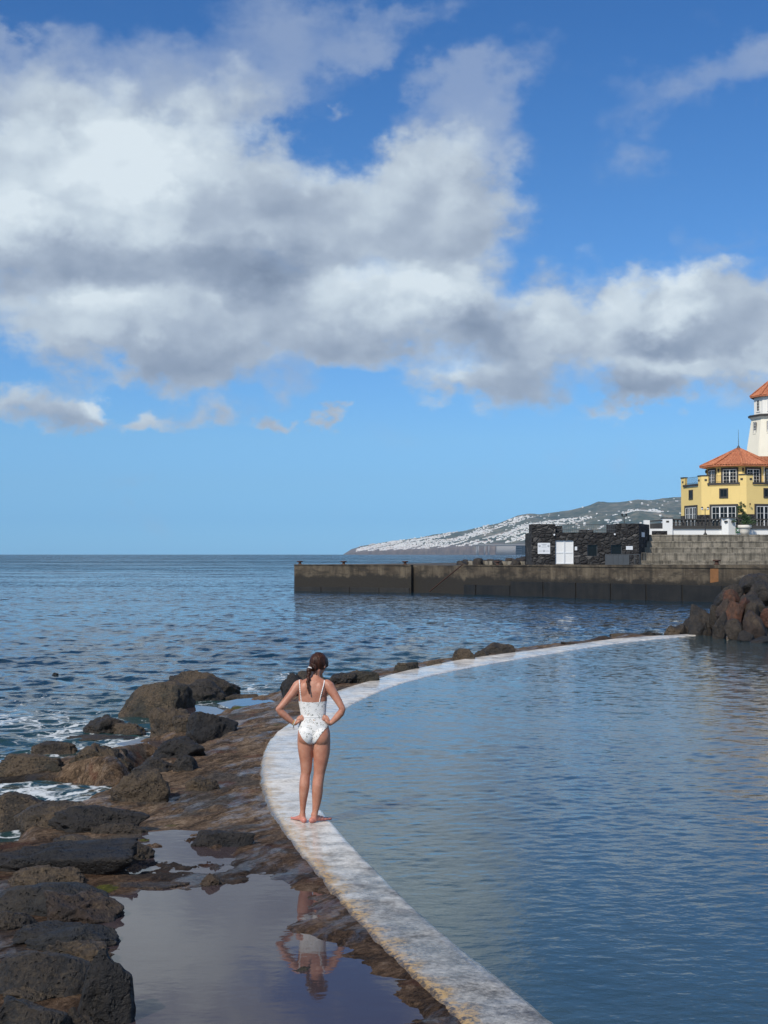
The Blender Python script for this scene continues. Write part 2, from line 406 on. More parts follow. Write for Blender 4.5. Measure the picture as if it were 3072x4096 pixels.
def m_wall():
    m, t, b = material('pool_wall_concrete'); p = opos(t, True)
    uv = t.new('ShaderNodeUVMap').outputs[0]; s = t.new('ShaderNodeSeparateXYZ'); t.l.new(uv, s.inputs[0])
    ac, al = s.outputs[0], s.outputs[1]          # across 0 outer .. 1 inner; along in metres from the near end
    fine = t.noise(p, 30, 6, .7); mid = t.noise(p, 5, 6, .62); big = t.noise(p, 1.1, 4, .55)
    white = t.ramp(t.m('ADD', t.m('MULTIPLY', mid, .6), t.m('MULTIPLY', fine, .4)),
                   [(.28, (.24, .21, .17)), (.42, (.50, .46, .40)), (.52, (.74, .70, .63)), (.66, (.88, .85, .79))])
    # old grey concrete with brown growth takes over toward the near end (along < ~6 m)
    worn = t.ss(t.m('ADD', al, t.m('MULTIPLY', t.m('SUBTRACT', mid, .5), 4.0)), 8.3, 4.6)
    old = t.ramp(t.m('ADD', t.m('MULTIPLY', mid, .5), t.m('MULTIPLY', fine, .5)),
                 [(.37, (.030, .026, .022)), (.47, (.13, .125, .115)), (.55, (.28, .27, .25)), (.68, (.52, .50, .46))])
    c = t.mix(t.m('MULTIPLY', worn, .92), white, old)
    # ochre algae along the outer edge, broken up
    edge = t.ss(t.m('ADD', ac, t.m('MULTIPLY', t.m('SUBTRACT', mid, .5), 1.1)), .42, .05)
    br = t.ss(fine, .40, .58)
    near = t.ss(al, 17.0, 10.0)
    c = t.mix(t.m('MULTIPLY', t.m('MULTIPLY', edge, br), t.m('MULTIPLY_ADD', near, .85, .15)), c, (.50, .32, .12, 1))
    dk = t.ss(t.m('ADD', ac, t.m('MULTIPLY', t.m('SUBTRACT', fine, .5), .35)), .10, .0)
    c = t.mix(t.m('MULTIPLY', dk, t.m('MULTIPLY', near, .8)), c, (.05, .035, .025, 1))
    spots = t.ss(t.noise(t.v('ADD', p, (3, 3, 0)), 2.3, 3, .5), .68, .74)
    c = t.mix(t.m('MULTIPLY', spots, .6), c, (.10, .10, .10, 1))
    t.put(b.inputs['Base Color'], c)
    film = t.ss(t.noise(t.v('ADD', p, (1, 8, 0)), 1.3, 4, .6), .66, .40)
    t.put(b.inputs['Roughness'], t.lin(film, 0, 1, .55, .25))
    t.put(b.inputs['Coat Weight'], t.m('MULTIPLY_ADD', film, .45, .15)); b.inputs['Specular IOR Level'].default_value = .25; b.inputs['Coat Roughness'].default_value = .06; b.inputs['Coat IOR'].default_value = 1.33
    n = bump(t, b, t.m('ADD', t.m('MULTIPLY', fine, .8), mid), .6, .03)
    cn = t.new('ShaderNodeBump'); cn.inputs['Strength'].default_value = .5; cn.inputs['Distance'].default_value = .004
    t.put(cn.inputs['Height'], t.noise(t.v('MULTIPLY', p, (1, 1.0, 1)), 14, 3, .5)); t.put(b.inputs['Coat Normal'], cn.outputs[0])
    return m
WALLM = m_wall()

def m_water(name, deep, foam=False, ripple=(3.0, .02, 12.0, .008), rough=.03, far=True, shallow=None, slope=None):
    m, t, b = material(name); p = opos(t, True)
    b.inputs['IOR'].default_value = 1.333
    col = t.mix(t.noise(p, .12, 3, .5), tuple(x * .8 for x in deep) + (1,), tuple(x * 1.25 for x in deep) + (1,))
    if shallow:
        a = t.new('ShaderNodeAttribute', attribute_name='shallow')
        col = t.mix(a.outputs['Fac'], col, (*shallow, 1))
    r = rough
    dist = t.v('LENGTH', p)
    s1, d1, s2, d2 = ripple
    q = t.v('MULTIPLY', p, (.75, 1.0, 1.0))
    h = t.m('ADD', t.m('MULTIPLY', t.noise(q, s1, 3, .55), d1), t.m('MULTIPLY', t.noise(q, s2, 3, .55), d2))
    if far: r = t.lin(dist, 20, 600, rough, .10)
    t.put(b.inputs['Roughness'], r)
    nb = bump(t, b, h, 1.0, 1.0)
    if slope:
        # small wind facets, given straight as slopes (x, y) so that they survive at any distance; gusts vary them
        sc, amp, gs = slope
        sv = t.v('SUBTRACT', t.noise(q, sc, 3, .62, color=True), (.5, .5, .5))
        gust = t.noise(t.v('MULTIPLY', p, (.30, 1.0, 1.0)), gs, 12, .66)
        g = t.ss(gust, .34, .66, .25, 1.75)
        A = t.m('MULTIPLY', g, amp)
        if far:
            sv2 = t.v('SUBTRACT', t.noise(t.v('MULTIPLY', p, (.35, 1.0, 1.0)), .22, 8, .8, color=True), (.5, .5, .5))
            sv = t.v('ADD', sv, t.v('SCALE', sv2, scale=t.lin(dist, 30, 200, 0.0, .9)))
            A = t.m('MULTIPLY', A, t.lin(dist, 35, 300, 1.0, 3.2))
        if not far: A = t.m('MULTIPLY', A, t.lin(dist, 11, 32, .85, 2.4))
        off = t.v('MULTIPLY', t.v('SCALE', sv, scale=A), (1.2, 2.0, 0.0))
        if far:   # steeper shoreward faces of the open-water chop
            cy = t.new('ShaderNodeCombineXYZ'); t.l.new(t.m('MULTIPLY', g, t.lin(dist, 55, 500, 0.0, -.17)), cy.inputs[1]); off = t.v('ADD', off, cy.outputs[0])
        nn = t.v('NORMALIZE', t.v('ADD', nb, off)); t.put(b.inputs['Normal'], nn)
    t.put(b.inputs['Base Color'], col)
    if far: t.put(b.inputs['Specular IOR Level'], t.m('MULTIPLY', t.lin(dist, 18, 300, .42, .13), t.ss(gust, .35, .65, .6, 1.45)))
    if foam:
        a = t.new('ShaderNodeAttribute', attribute_name='foam').outputs['Fac']
        wq = t.v('ADD', t.v('MULTIPLY', p, (1, 1.0, 1)), t.v('SCALE', t.noise(p, 1.6, 4, .6, color=True), scale=.9))
        lines = t.ss(t.vor(wq, 1.9, 'DISTANCE_TO_EDGE'), .16, .0)
        n = t.noise(wq, 4.5, 6, .72)
        f = t.ss(t.m('ADD', t.m('ADD', t.m('MULTIPLY', lines, .24), n), t.m('MULTIPLY', a, .62)), .88, 1.12)
        f = t.m('MULTIPLY', f, .70)
        caps = t.m('MULTIPLY', t.ss(t.noise(t.v('MULTIPLY', p, (.5, 1, 1)), .35, 5, .7), .70, .74), t.lin(dist, 60, 200, 0, .5))
        f = t.m('MAXIMUM', f, caps)
        d = t.new('ShaderNodeBsdfDiffuse'); t.put(d.inputs[0], (.74, .78, .80, 1))
        mx = t.new('ShaderNodeMixShader'); t.put(mx.inputs[0], f); t.l.new(b.outputs[0], mx.inputs[1]); t.l.new(d.outputs[0], mx.inputs[2])
        t.l.new(mx.outputs[0], t.n['Material Output'].inputs[0])
    return m
SEAM = m_water('sea_water', (.004, .024, .042), foam=True, ripple=(2.2, .030, 9.0, .006), rough=.05, shallow=(.018, .048, .050), slope=(2.6, .42, .012))
POOLM = m_water("pool_water", (.030, .058, .070), ripple=(7.0, .006, 22.0, .0012), rough=.03, far=False, shallow=(.055, .085, .080), slope=(5.5, .060, .25))
PUDM = m_water('puddle_water', (.050, .038, .042), ripple=(2.5, .0016, 11.0, .0004), rough=.03, far=False)

def m_concrete(name, a, bcol, streak=.6, scale=1.0, rough=.85):
    m, t, b = material(name); p = opos(t, True)
    n = t.noise(p, .9 * scale, 6, .65); f = t.noise(p, 9 * scale, 5, .65)
    st = t.noise(t.v('MULTIPLY', p, (2.6 * scale, 2.6 * scale, .28)), 1.0, 5, .62)
    c = t.mix(t.ss(n, .35, .65), (*a, 1), (*bcol, 1))
    c = t.mix(t.m('MULTIPLY', t.ss(st, .47, .66), streak), c, tuple(x * .32 for x in a) + (1,))
    c = t.mix(t.m('MULTIPLY', t.ss(st, .42, .30), streak * .7), c, tuple(min(1, x * 1.5) for x in bcol) + (1,))
    c = t.mix(t.m('MULTIPLY', t.ss(f, .5, .75), .3), c, (.03, .027, .022, 1))
    if name == 'quay_concrete':
        hm = t.noise(t.v('MULTIPLY', p, (.5, .5, 1.6)), 1.3, 7, .72); c = t.mix(t.m('MULTIPLY', t.ss(hm, .48, .62), .75), c, (.020, .017, .013, 1)); c = t.mix(t.m('MULTIPLY', t.ss(hm, .40, .33), .5), c, (.21, .18, .14, 1))
        z = t.new('ShaderNodeSeparateXYZ'); t.l.new(p, z.inputs[0])
        band = t.ss(t.m('ADD', z.outputs[2], t.m('MULTIPLY', t.m('SUBTRACT', n, .5), 1.6)), 1.55, 1.15)
        c = t.mix(band, c, t.mix(f, (.008, .007, .006, 1), (.035, .030, .023, 1)))
    t.put(b.inputs['Base Color'], c); b.inputs['Roughness'].default_value = rough
    bump(t, b, f, .4, .03)
    return m
QUAYM = m_concrete('quay_concrete', (.062, .047, .032), (.125, .100, .068))
QUAYW = m_concrete('tide_stained_concrete', (.011, .010, .008), (.022, .019, .015), .4, rough=.5)
STEPM = m_concrete('step_concrete', (.155, .14, .11), (.29, .26, .21), .8, 1.3)

def m_stone(name='basalt_masonry'):
    m, t, b = material(name); p = opos(t, True)
    q = t.v('ADD', t.v('MULTIPLY', p, (2.4, 2.4, 3.6)), t.v('SCALE', t.noise(p, 2.5, 2, color=True), scale=.5))
    cell = t.new('ShaderNodeTexVoronoi', feature='F1'); t.put(cell.inputs['Vector'], q); cell.inputs['Scale'].default_value = 1.0
    e = t.vor(q, 1.0, 'DISTANCE_TO_EDGE')
    rnd = t.new('ShaderNodeSeparateColor'); t.l.new(cell.outputs['Color'], rnd.inputs[0])
    c = t.ramp(rnd.outputs[0], [(0, (.015, .014, .015)), (.6, (.031, .030, .030)), (.88, (.055, .053, .052)), (1, (.10, .095, .09))])
    f = t.noise(p, 14, 4, .7)
    c = t.mix(t.ss(f, .4, .7), c, t.mix(1, c, (1.6, 1.6, 1.6, 1), 'MULTIPLY'))
    joint = t.ss(e, .0, .09)
    c = t.mix(joint, (.010, .010, .010, 1), c)
    t.put(b.inputs['Base Color'], c); b.inputs['Roughness'].default_value = .9
    bump(t, b, t.m('ADD', t.m('MULTIPLY', t.ss(e, 0, .25), 1.0), t.m('MULTIPLY', f, .3)), .9, .09)
    return m
STONE = m_stone()

def m_plaster(name, col, dirt=.25):
    m, t, b = material(name); p = opos(t, True)
    n = t.noise(p, .8, 5, .6); st = t.noise(t.v('MULTIPLY', p, (2.5, 2.5, .3)), 1.0, 5, .65)
    c = t.mix(n, tuple(x * .93 for x in col) + (1,), tuple(min(1, x * 1.05) for x in col) + (1,))
    c = t.mix(t.m('MULTIPLY', t.ss(st, .52, .75), dirt), c, tuple(x * .62 for x in col) + (1,))
    t.put(b.inputs['Base Color'], c); b.inputs['Roughness'].default_value = .85
    bump(t, b, t.noise(p, 12, 4, .6), .2, .01)
    return m
YELLOW = m_plaster('yellow_plaster', (.80, .60, .235))
WHITE = m_plaster('white_plaster', (.82, .80, .74), .18)
WHITEP = m_plaster('white_paint', (.80, .81, .80), .12)
CREAM = m_plaster('cream_plaster', (.80, .75, .62), .2)
TRIM = simple('dark_stone_trim', (.045, .043, .040), .75, .35, 4.0)
IRON = simple('dark_iron', (.02, .02, .022), .5, .2)
GREYIRON = simple('grey_iron', (.07, .08, .09), .5, .2)
PAINTW = simple('white_frame_paint', (.75, .75, .73), .45, .05)
RUST = simple('rusty_iron', (.055, .024, .015), .8, .5, 8.0)
SIGNW = simple('sign_white', (.74, .77, .80), .5, .03)
SIGNG = simple('sign_print_grey', (.22, .25, .28), .6, .05)
GREENS = simple('sign_green', (.02, .10, .05), .5, .1)
POTM = m_plaster('pot_terracotta_white', (.72, .68, .60), .35)
LEAF = simple('leaf', (.035, .075, .018), .6, .5, 9.0)
def m_glass():
    m, t, b = material('window_glass')
    b.inputs['Base Color'].default_value = (.008, .009, .01, 1); b.inputs['Roughness'].default_value = .06; b.inputs['Specular IOR Level'].default_value = .25
    b.inputs['IOR'].default_value = 1.5
    return m
GLASS = m_glass()
def m_tile():
    m, t, b = material('roof_tile'); p = opos(t, True)
    n = t.noise(p, 5, 5, .7)
    c = t.ramp(n, [(.3, (.22, .065, .03)), (.5, (.46, .16, .075)), (.7, (.62, .27, .14))])
    t.put(b.inputs['Base Color'], c); b.inputs['Roughness'].default_value = .85
    bump(t, b, t.noise(p, 20, 3, .6), .3, .02)
    return m
TILE = m_tile()
def m_hill():
    m, t, b = material('hill_scrub'); p = opos(t, True)
    n = t.noise(p, .004, 8, .68); f = t.noise(p, .02, 6, .7); z = t.new('ShaderNodeSeparateXYZ'); t.l.new(p, z.inputs[0])
    c = t.ramp(t.m('ADD', t.m('MULTIPLY', n, .5), t.m('MULTIPLY', f, .5)), [(.40, (.012, .026, .010)), (.47, (.040, .058, .024)), (.53, (.11, .105, .058)), (.60, (.24, .20, .13))])
    cl = t.ss(t.m('ADD', z.outputs[2], t.m('MULTIPLY', t.m('SUBTRACT', n, .5), 160)), 75, 45)
    c = t.mix(cl, c, t.ramp(f, [(.3, (.07, .05, .042)), (.7, (.22, .165, .13))]))
    t.put(b.inputs['Base Color'], c); b.inputs['Roughness'].default_value = 1
    bump(t, b, f, .8, 12.0)
    return m
HILLM = m_hill()
# ------------------------------------------------------------------ pool wall outline (photograph pixels -> plan)
OUT = [(2790,2534),(2711,2538),(2581,2545),(2452,2554),(2323,2572),(2100,2603),(1974,2618),(1884,2630),(1811,2642),(1703,2664),(1642,2676),(1570,2694),(1522,2709),(1438,2733),(1350,2760),(1290,2790),(1240,2826),(1195,2862),(1152,2895),(1108,2925),(1080,2960),(1058,3000),(1049,3039),(1043,3086),(1047,3122),(1058,3177),(1078,3224),(1106,3275),(1141,3330),(1189,3398),(1250,3469),(1312,3542),(1370,3612),(1430,3676),(1500,3752),(1573,3828),(1649,3898),(1717,3960),(1850,4092),(1990,4230),(2150,4400),(2500,4800)]
INN = [(2790,2539.5),(2711,2546),(2581,2559),(2452,2573),(2330,2592),(2100,2630),(1974,2651),(1884,2667),(1793,2685),(1703,2706),(1642,2721),(1582,2739),(1486,2777),(1430,2803),(1383,2829),(1330,2872),(1292,2920),(1265,2968),(1250,3014),(1242,3060),(1240,3100),(1243,3140),(1254,3185),(1275,3228),(1312,3273),(1347,3315),(1391,3363),(1450,3428),(1515,3492),(1594,3572),(1667,3641),(1732,3700),(1804,3760),(1898,3832),(1970,3888),(2057,3958),(2100,3996),(2215,4094),(2380,4230),(2600,4400),(3100,4800)]
def smooth_curve(pts, n=420):
    W_ = np.array([gp(x, y)[:2] for x, y in pts])
    s = np.r_[0, np.cumsum(np.hypot(*np.diff(W_, axis=0).T))]
    k = np.linspace(0, s[-1], n); a = np.stack([np.interp(k, s, W_[:, 0]), np.interp(k, s, W_[:, 1])], 1)
    for _ in range(int(14)):
        a[1:-1] = (a[:-2] + 2 * a[1:-1] + a[2:]) / 4
    return a
WO = smooth_curve(OUT); WI = smooth_curve(INN)
def near_pt(p, A):
    d = np.hypot(A[:, 0] - p[0], A[:, 1] - p[1]); return A[d.argmin()], d.argmin()

def build_wall():
    n = len(WO); K = 9; V = []; UV = []
    s = np.r_[0, np.cumsum(np.hypot(*np.diff(WO[::-1], axis=0).T))][::-1]   # metres from the near end
    idx = np.array([near_pt(p, WI)[1] for p in WO], float)
    for _ in range(30): idx[1:-1] = (idx[:-2] + 2 * idx[1:-1] + idx[2:]) / 4
    inn = np.stack([np.interp(idx, np.arange(len(WI)), WI[:, 0]), np.interp(idx, np.arange(len(WI)), WI[:, 1])], 1)
    for i in range(n):
        o, q = WO[i], inn[i]; dirn = (q - o) / (np.hypot(*(q - o)) + 1e-9)
        rowp = [(-.10, -1.2, 0), (-.03, WALLZ - .06, 0), (0.0, WALLZ - .012, 0)]
        for (e, z, a) in rowp: V.append((o[0] + dirn[0] * e, o[1] + dirn[1] * e, z)); UV.append((a, s[i]))
        for k in range(K):
            a = (k + .5) / K; z = WALLZ + .004 * math.sin(math.pi * a)
            V.append((o[0] + (q[0] - o[0]) * a, o[1] + (q[1] - o[1]) * a, z)); UV.append((a, s[i]))
        for (e, z, a) in [(0, WALLZ - .008, 1), (.03, WALLZ - .05, 1), (.08, -1.4, 1)]: V.append((q[0] + dirn[0] * e, q[1] + dirn[1] * e, z)); UV.append((a, s[i]))
    c = K + 6; V = np.array(V)
    g = fbm(np.c_[V[:, 0], V[:, 1], V[:, 2]], 6, 3, .5, 3)
    V[:, 2] += g * .003
    A_ = np.array(UV)[:, 0]; V[:, 0] += g * np.where(A_ < .02, .022, .008)
    i = (np.arange(n - 1)[:, None] * c + np.arange(c - 1)[None, :]).ravel()
    Fc = np.stack([i, i + 1, i + c + 1, i + c], 1)[:, ::-1]
    o = mesh_obj('pool_wall', V, Fc, WALLM, None, True)
    uv = o.data.uv_layers.new(name='UVMap'); li = np.empty(len(o.data.loops), np.int32); o.data.loops.foreach_get('vertex_index', li)
    uv.data.foreach_set('uv', np.array(UV, np.float32)[li].ravel())
    tag(o, 'low curved white concrete wall between the tidal pool and the rocks', 'pool wall')
build_wall()

# plan polygons
def plan(pts, z): return [tuple(gp(x, y, z)[:2]) for x, y in pts]
MID = [tuple((WO[i] + near_pt(WO[i], WI)[0]) / 2) for i in range(0, len(WO), 6)]
LAND = plan([(2700,2528),(2450,2542),(2300,2562),(2100,2594),(1960,2606),(1880,2622),(1700,2652),(1560,2680),(1500,2692),(1420,2716),(1300,2738),(1200,2750),(1100,2772),(1010,2778),(930,2790),(850,2832),(780,2862),(690,2882),(600,2935),(470,2955),(330,2965),(200,2995),(60,3030),(-150,3060),(-900,3150)], .12)
LANDP = LAND + [(-14, 16), (-14, 2.5), (1.0, 2.5)] + [tuple(p) for p in MID[::-1]]
INLETS = [plan([(-900,3180),(-200,3150),(0,3120),(230,3105),(430,3122),(560,3060),(640,3036),(670,3085),(560,3170),(480,3225),(400,3262),(330,3310),(215,3335),(160,3400),(90,3480),(0,3545),(-900,3750)], .0)]
PUD = plan([(620,3345),(760,3345),(960,3372),(900,3420),(1010,3480),(1120,3520),(1178,3560),(1170,3650),(1200,3720),(1255,3762),(1300,3868),(1430,3918),(1515,3965),(1505,4046),(1470,4110),(1450,4500),(480,4500),(500,4096),(505,3900),(450,3750),(470,3670),(400,3600),(560,3595),(740,3575),(905,3555),(900,3500),(700,3470),(600,3420)], .42)
PUDZ = .418
POOLS = [(plan([(1100,2785),(960,2798),(900,2812),(960,2838),(1060,2845),(1130,2830),(1150,2805)], .18), .17),
         (plan([(910,2836),(760,2820),(700,2850),(770,2880),(900,2870)], .14), .13),
         (plan([(500,2975),(600,2955),(760,2960),(900,2980),(880,3010),(760,3040),(640,3010)], .14), .13)]
def reef_h(X, Y):
    P = np.c_[X, Y, np.zeros_like(X)]
    s = sdf_poly(X, Y, LANDP)
    s = s + fbm(P, .9, 3, .55, 1) * .45
    dw = np.full(X.shape, 1e9)                       # distance to the wall's outer edge
    for a in WO[::8]: dw = np.minimum(dw, np.hypot(X - a[0], Y - a[1]))
    h = -.75 + 1.02 * sstep(s, -.5, .7) + .16 * sstep(s, .5, 3.0)
    h += .10 * fbm(P, .55, 4, .55, 5) * sstep(s, .2, 1.2)
    wallk = sstep(dw, 1.9, .25)
    slope = sstep(dw, 1.2, 4.2) * sstep(Y, 13.6, 15.5)
    h = h - .30 * slope * (h > 0) 
    h = h * (1 - wallk) + (WALLZ - .035) * wallk
    lump = fbm(P, 2.2, 5, .6, 9)
    h += .032 * lump * (1 - .75 * sstep(dw, .5, .12)) + .030 * fbm(P, 8, 5, .72, 2)
    near = sstep(Y, 15.2, 13.2)
    flat = PUDZ + .004 + .015 * fbm(P, 3.2, 6, .68, 21)
    h = h * (1 - near) + flat * near + near * sstep(dw, 1.05, .35) * .014
    for q in INLETS:
        k = sstep(sdf_poly(X, Y, q) + fbm(P, 1.5, 3, .5, 4) * .25, -.15, .5); h = h * (1 - k) + (-.35) * k
    k = sstep(sdf_poly(X, Y, PUD) + fbm(P, 1.7, 5, .62, 6) * .45, -.30, .45); h = h * (1 - k) + (PUDZ - .055 + .02 * lump) * k
    isl = sstep(fbm(P + 3.3, 3.4, 5, .65, 8), .08, .34) * sstep(Y, 10.9, 12.2)
    h += k * isl * .085
    h = np.minimum(h, WALLZ - .014 + .06 * sstep(dw, .12, .9))
    for q, z in POOLS:
        k = sstep(sdf_poly(X, Y, q) + fbm(P, 2.5, 3, .5, 14) * .2, -.15, .25); h = h * (1 - k) + (z - .04 + .03 * lump) * k
    return h
def set_attr(o, name, vals):
    a = o.data.attributes.new(name, 'FLOAT', 'POINT'); a.data.foreach_set('value', np.asarray(vals, np.float32))
def build_reef():
    rows = 1 / np.linspace(1 / 5.0, 1 / 49.0, 760)
    X, Y, Fc = fan(-.62, .24, 760, rows)
    inside = sdf_poly(X, Y, [tuple(p) for p in MID[::-1]] + [(14, 60), (-60, 60), (-60, -5), (3.5, -5)]) > -.02
    keep = inside[Fc].all(1); V, Fc, used = compact(np.c_[X, Y, np.zeros_like(X)], Fc[keep])
    V[:, 2] = reef_h(V[:, 0], V[:, 1])
    keep = V[:, 2][Fc].max(1) > -.70
    V, Fc, used = compact(V, Fc[keep])
    o = mesh_obj('ground', V, Fc, REEF, None, True); tag(o, kind='structure')
    dw = np.full(len(V), 1e9)
    for a in WO[::6]: dw = np.minimum(dw, np.hypot(V[:, 0] - a[0], V[:, 1] - a[1]))
    set_attr(o, 'basalt', sstep(dw, 2.2, 3.6) * sstep(V[:, 1], 22, 19) + sstep(V[:, 1], 24, 27) * 0)
    set_attr(o, 'slime', sstep(V[:, 1], 14.3, 12.8))
    wd = np.zeros(len(V))
    for (px, py, rx, ry) in [(975,2838,60,14),(600,3672,90,26),(255,3392,70,16),(600,3362,50,14),(430,3700,60,16),(420,3566,60,16),(520,3700,60,18)]:
        c = gp(px, py, .4 if py > 3000 else .2); w = rx / F * c[1]; hh = (gp(px, py - ry, .4)[1] - gp(px, py + ry, .4)[1]) / 2 + .03
        wd = np.maximum(wd, np.exp(-((V[:, 0] - c[0]) / w) ** 2 - ((V[:, 1] - c[1]) / hh) ** 2))
    set_attr(o, 'weed', wd)
build_reef()

def water_patch(name, poly, z, mat, grow=.6):
    P = np.array(poly); c = P.mean(0)
    d = P - c; P2 = c + d * (1 + grow / (np.hypot(d[:, 0], d[:, 1])[:, None] + .3))
    me = bpy.data.meshes.new(name); bm = bmesh.new()
    vs = [bm.verts.new((x, y, z)) for x, y in P2]; f = bm.faces.new(vs); bmesh.ops.recalc_face_normals(bm, faces=[f])
    if f.normal.z < 0: f.normal_flip()
    bmesh.ops.triangulate(bm, faces=bm.faces[:]); bm.to_mesh(me); bm.free()
    me.materials.append(mat); o = bpy.data.objects.new(name, me); COL.objects.link(o); tag(o, kind='structure'); return o
# the rain-flat water on the slab spreads wherever the ground dips below its level
slabpoly = plan([(560,3330),(700,3318),(900,3330),(1090,3338),(1141,3360)], .42) + [tuple(p) for p in WO if p[1] < gp(1141, 3360)[1]] + [(1.0, 2.6), (-3.2, 2.6)] + plan([(300,4300),(430,3900),(400,3750),(380,3640),(380,3560),(470,3500),(560,3440)], .42)
def build_puddle():
    me = bpy.data.meshes.new('puddle_water'); bm = bmesh.new()
    vs = [bm.verts.new((x, y, PUDZ)) for x, y in slabpoly]; f = bm.faces.new(vs); f.normal_update()
    if f.normal.z < 0: f.normal_flip()
    bmesh.ops.triangulate(bm, faces=bm.faces[:]); bm.to_mesh(me); bm.free(); me.materials.append(PUDM)
    o = bpy.data.objects.new('puddle_water', me); COL.objects.link(o); tag(o, kind='structure')
build_puddle()
for q, z in POOLS: water_patch('puddle_water', q, z, PUDM, .25)

# ------------------------------------------------------------------ sea and pool surface
def waves(X, Y, spacing, lam, slope, n, seed, main, spread):
    r = np.random.default_rng(seed); Z = np.zeros(len(X))
    for i in range(n):
        L = lam[0] * (lam[1] / lam[0]) ** r.random(); th = R(main + r.normal() * spread)
        kx, ky = math.cos(th) * 2 * math.pi / L, math.sin(th) * 2 * math.pi / L
        ph = kx * X + ky * Y + r.random() * 6.28
        fade = sstep(L / spacing / max(abs(math.sin(th)), .15), 2.2, 5.0)
        Z += slope * L / 6.283 * fade * (1 - 2 * np.abs(np.sin(ph / 2)) ** 1.4)
    return Z

def build_sea():
    rows = np.r_[1 / np.linspace(1 / 11.0, 1 / 170.0, 820), 170 * (13000 / 170) ** (np.arange(1, 60) / 59)]
    X, Y, Fc = fan(-.55, .55, 900, rows)
    hid = (sdf_poly(X, Y, [tuple(p) for p in WI[::10]] + [(3, 3), (60, 3), (60, 44)]) > 1.0)
    keep = ~hid[Fc].any(1)
    V, Fc, used = compact(np.c_[X, Y, np.zeros_like(X)], Fc[keep]); X, Y = V[:, 0], V[:, 1]
    sp = Y ** 2 * (1 / 11 - 1 / 170) / 820
    sp[Y > 170] = 1e4
    Z = waves(X, Y, sp, (.16, 1.6), .036, 80, 5, 78, 36) + waves(X, Y, sp, (1.6, 6.0), .016, 16, 6, 70, 30)
    gust = .75 + .35 * fbm(np.c_[X, Y * 1.0, X * 0], .05, 3, .6, 3)
    V[:, 2] = Z * gust
    o = mesh_obj('sea', V, Fc, SEAM, None, True)
    # foam where the swell meets the rocks
    s = -sdf_poly(X, Y, LANDP)
    fo = sstep(s, 2.0, .1) * sstep(X, 2.0, -1.0) * .55
    for q in INLETS: fo = np.maximum(fo, .46 * (sdf_poly(X, Y, q) > -.8))
    for (px, py, rx, ry, a) in [(60,2880,420,60,.52), (300,2920,200,50,.62), (180,2790,350,30,.34), (330,2740,260,25,.25), (980,2745,180,30,.5), (40,2960,120,40,.3), (1150,2700,120,25,.45), (100,3200,300,60,.7)]:
        c = gp(px, py, 0); w = rx / F * c[1]; hh = (gp(px, py - ry, 0)[1] - gp(px, py + ry, 0)[1]) / 2
        fo = np.maximum(fo, a * np.exp(-((X - c[0]) / w) ** 2 - ((Y - c[1]) / hh) ** 2))
    set_attr(o, 'foam', fo)
    set_attr(o, 'shallow', np.maximum(.9 * sstep(s, 7, .5), .35 * sstep(Y, 45, 22)))
    tag(o, kind='structure')
build_sea()

POOLP = [tuple((WI[i] * .93 + near_pt(WI[i], WO)[0] * .07)) for i in range(0, len(WI), 4)] + [(3.2, 4.5), (26, 4.5), (26, 41)]
def build_pool():
    rows = 1 / np.linspace(1 / 4.6, 1 / 48.5, 1000)
    X, Y, Fc = fan(-.10, .62, 860, rows)
    s = sdf_poly(X, Y, POOLP); keep = (s > 0)[Fc].all(1)
    V, Fc, used = compact(np.c_[X, Y, np.zeros_like(X)], Fc[keep]); X, Y = V[:, 0], V[:, 1]; s = s[used]
    sp = Y ** 2 * (1 / 4.6 - 1 / 48.5) / 1000
    Z = waves(X, Y, sp, (.05, .30), .008, 80, 9, 92, 28) + waves(X, Y, sp, (.4, 1.4), .005, 14, 19, 80, 50)
    gust = (.5 + .8 * sstep(fbm(np.c_[X, Y, X * 0], .16, 3, .6, 3), -.4, .5) + .6 * sstep(Y, 14, 32)) * (.45 + .55 * sstep(Y, 8, 17))
    V[:, 2] = WALLZ - .014 + Z * gust * sstep(s, -.05, .5)
    o = mesh_obj('pool_water', V, Fc, POOLM, None, True)
    P = np.c_[X, Y, X * 0]
    dw = np.full(X.shape, 1e9)
    for a in WI[::6]: dw = np.minimum(dw, np.hypot(X - a[0], Y - a[1]))
    set_attr(o, 'shallow', .85 * sstep(dw, 2.0, .1) * sstep(Y, 8.5, 11.5) * sstep(Y, 24, 14) + .35 * sstep(fbm(P, .5, 3, .5, 31), .1, .5) * sstep(Y, 14, 8) + .35 * sstep(dw, .6, 0))
    tag(o, kind='structure')
build_pool()
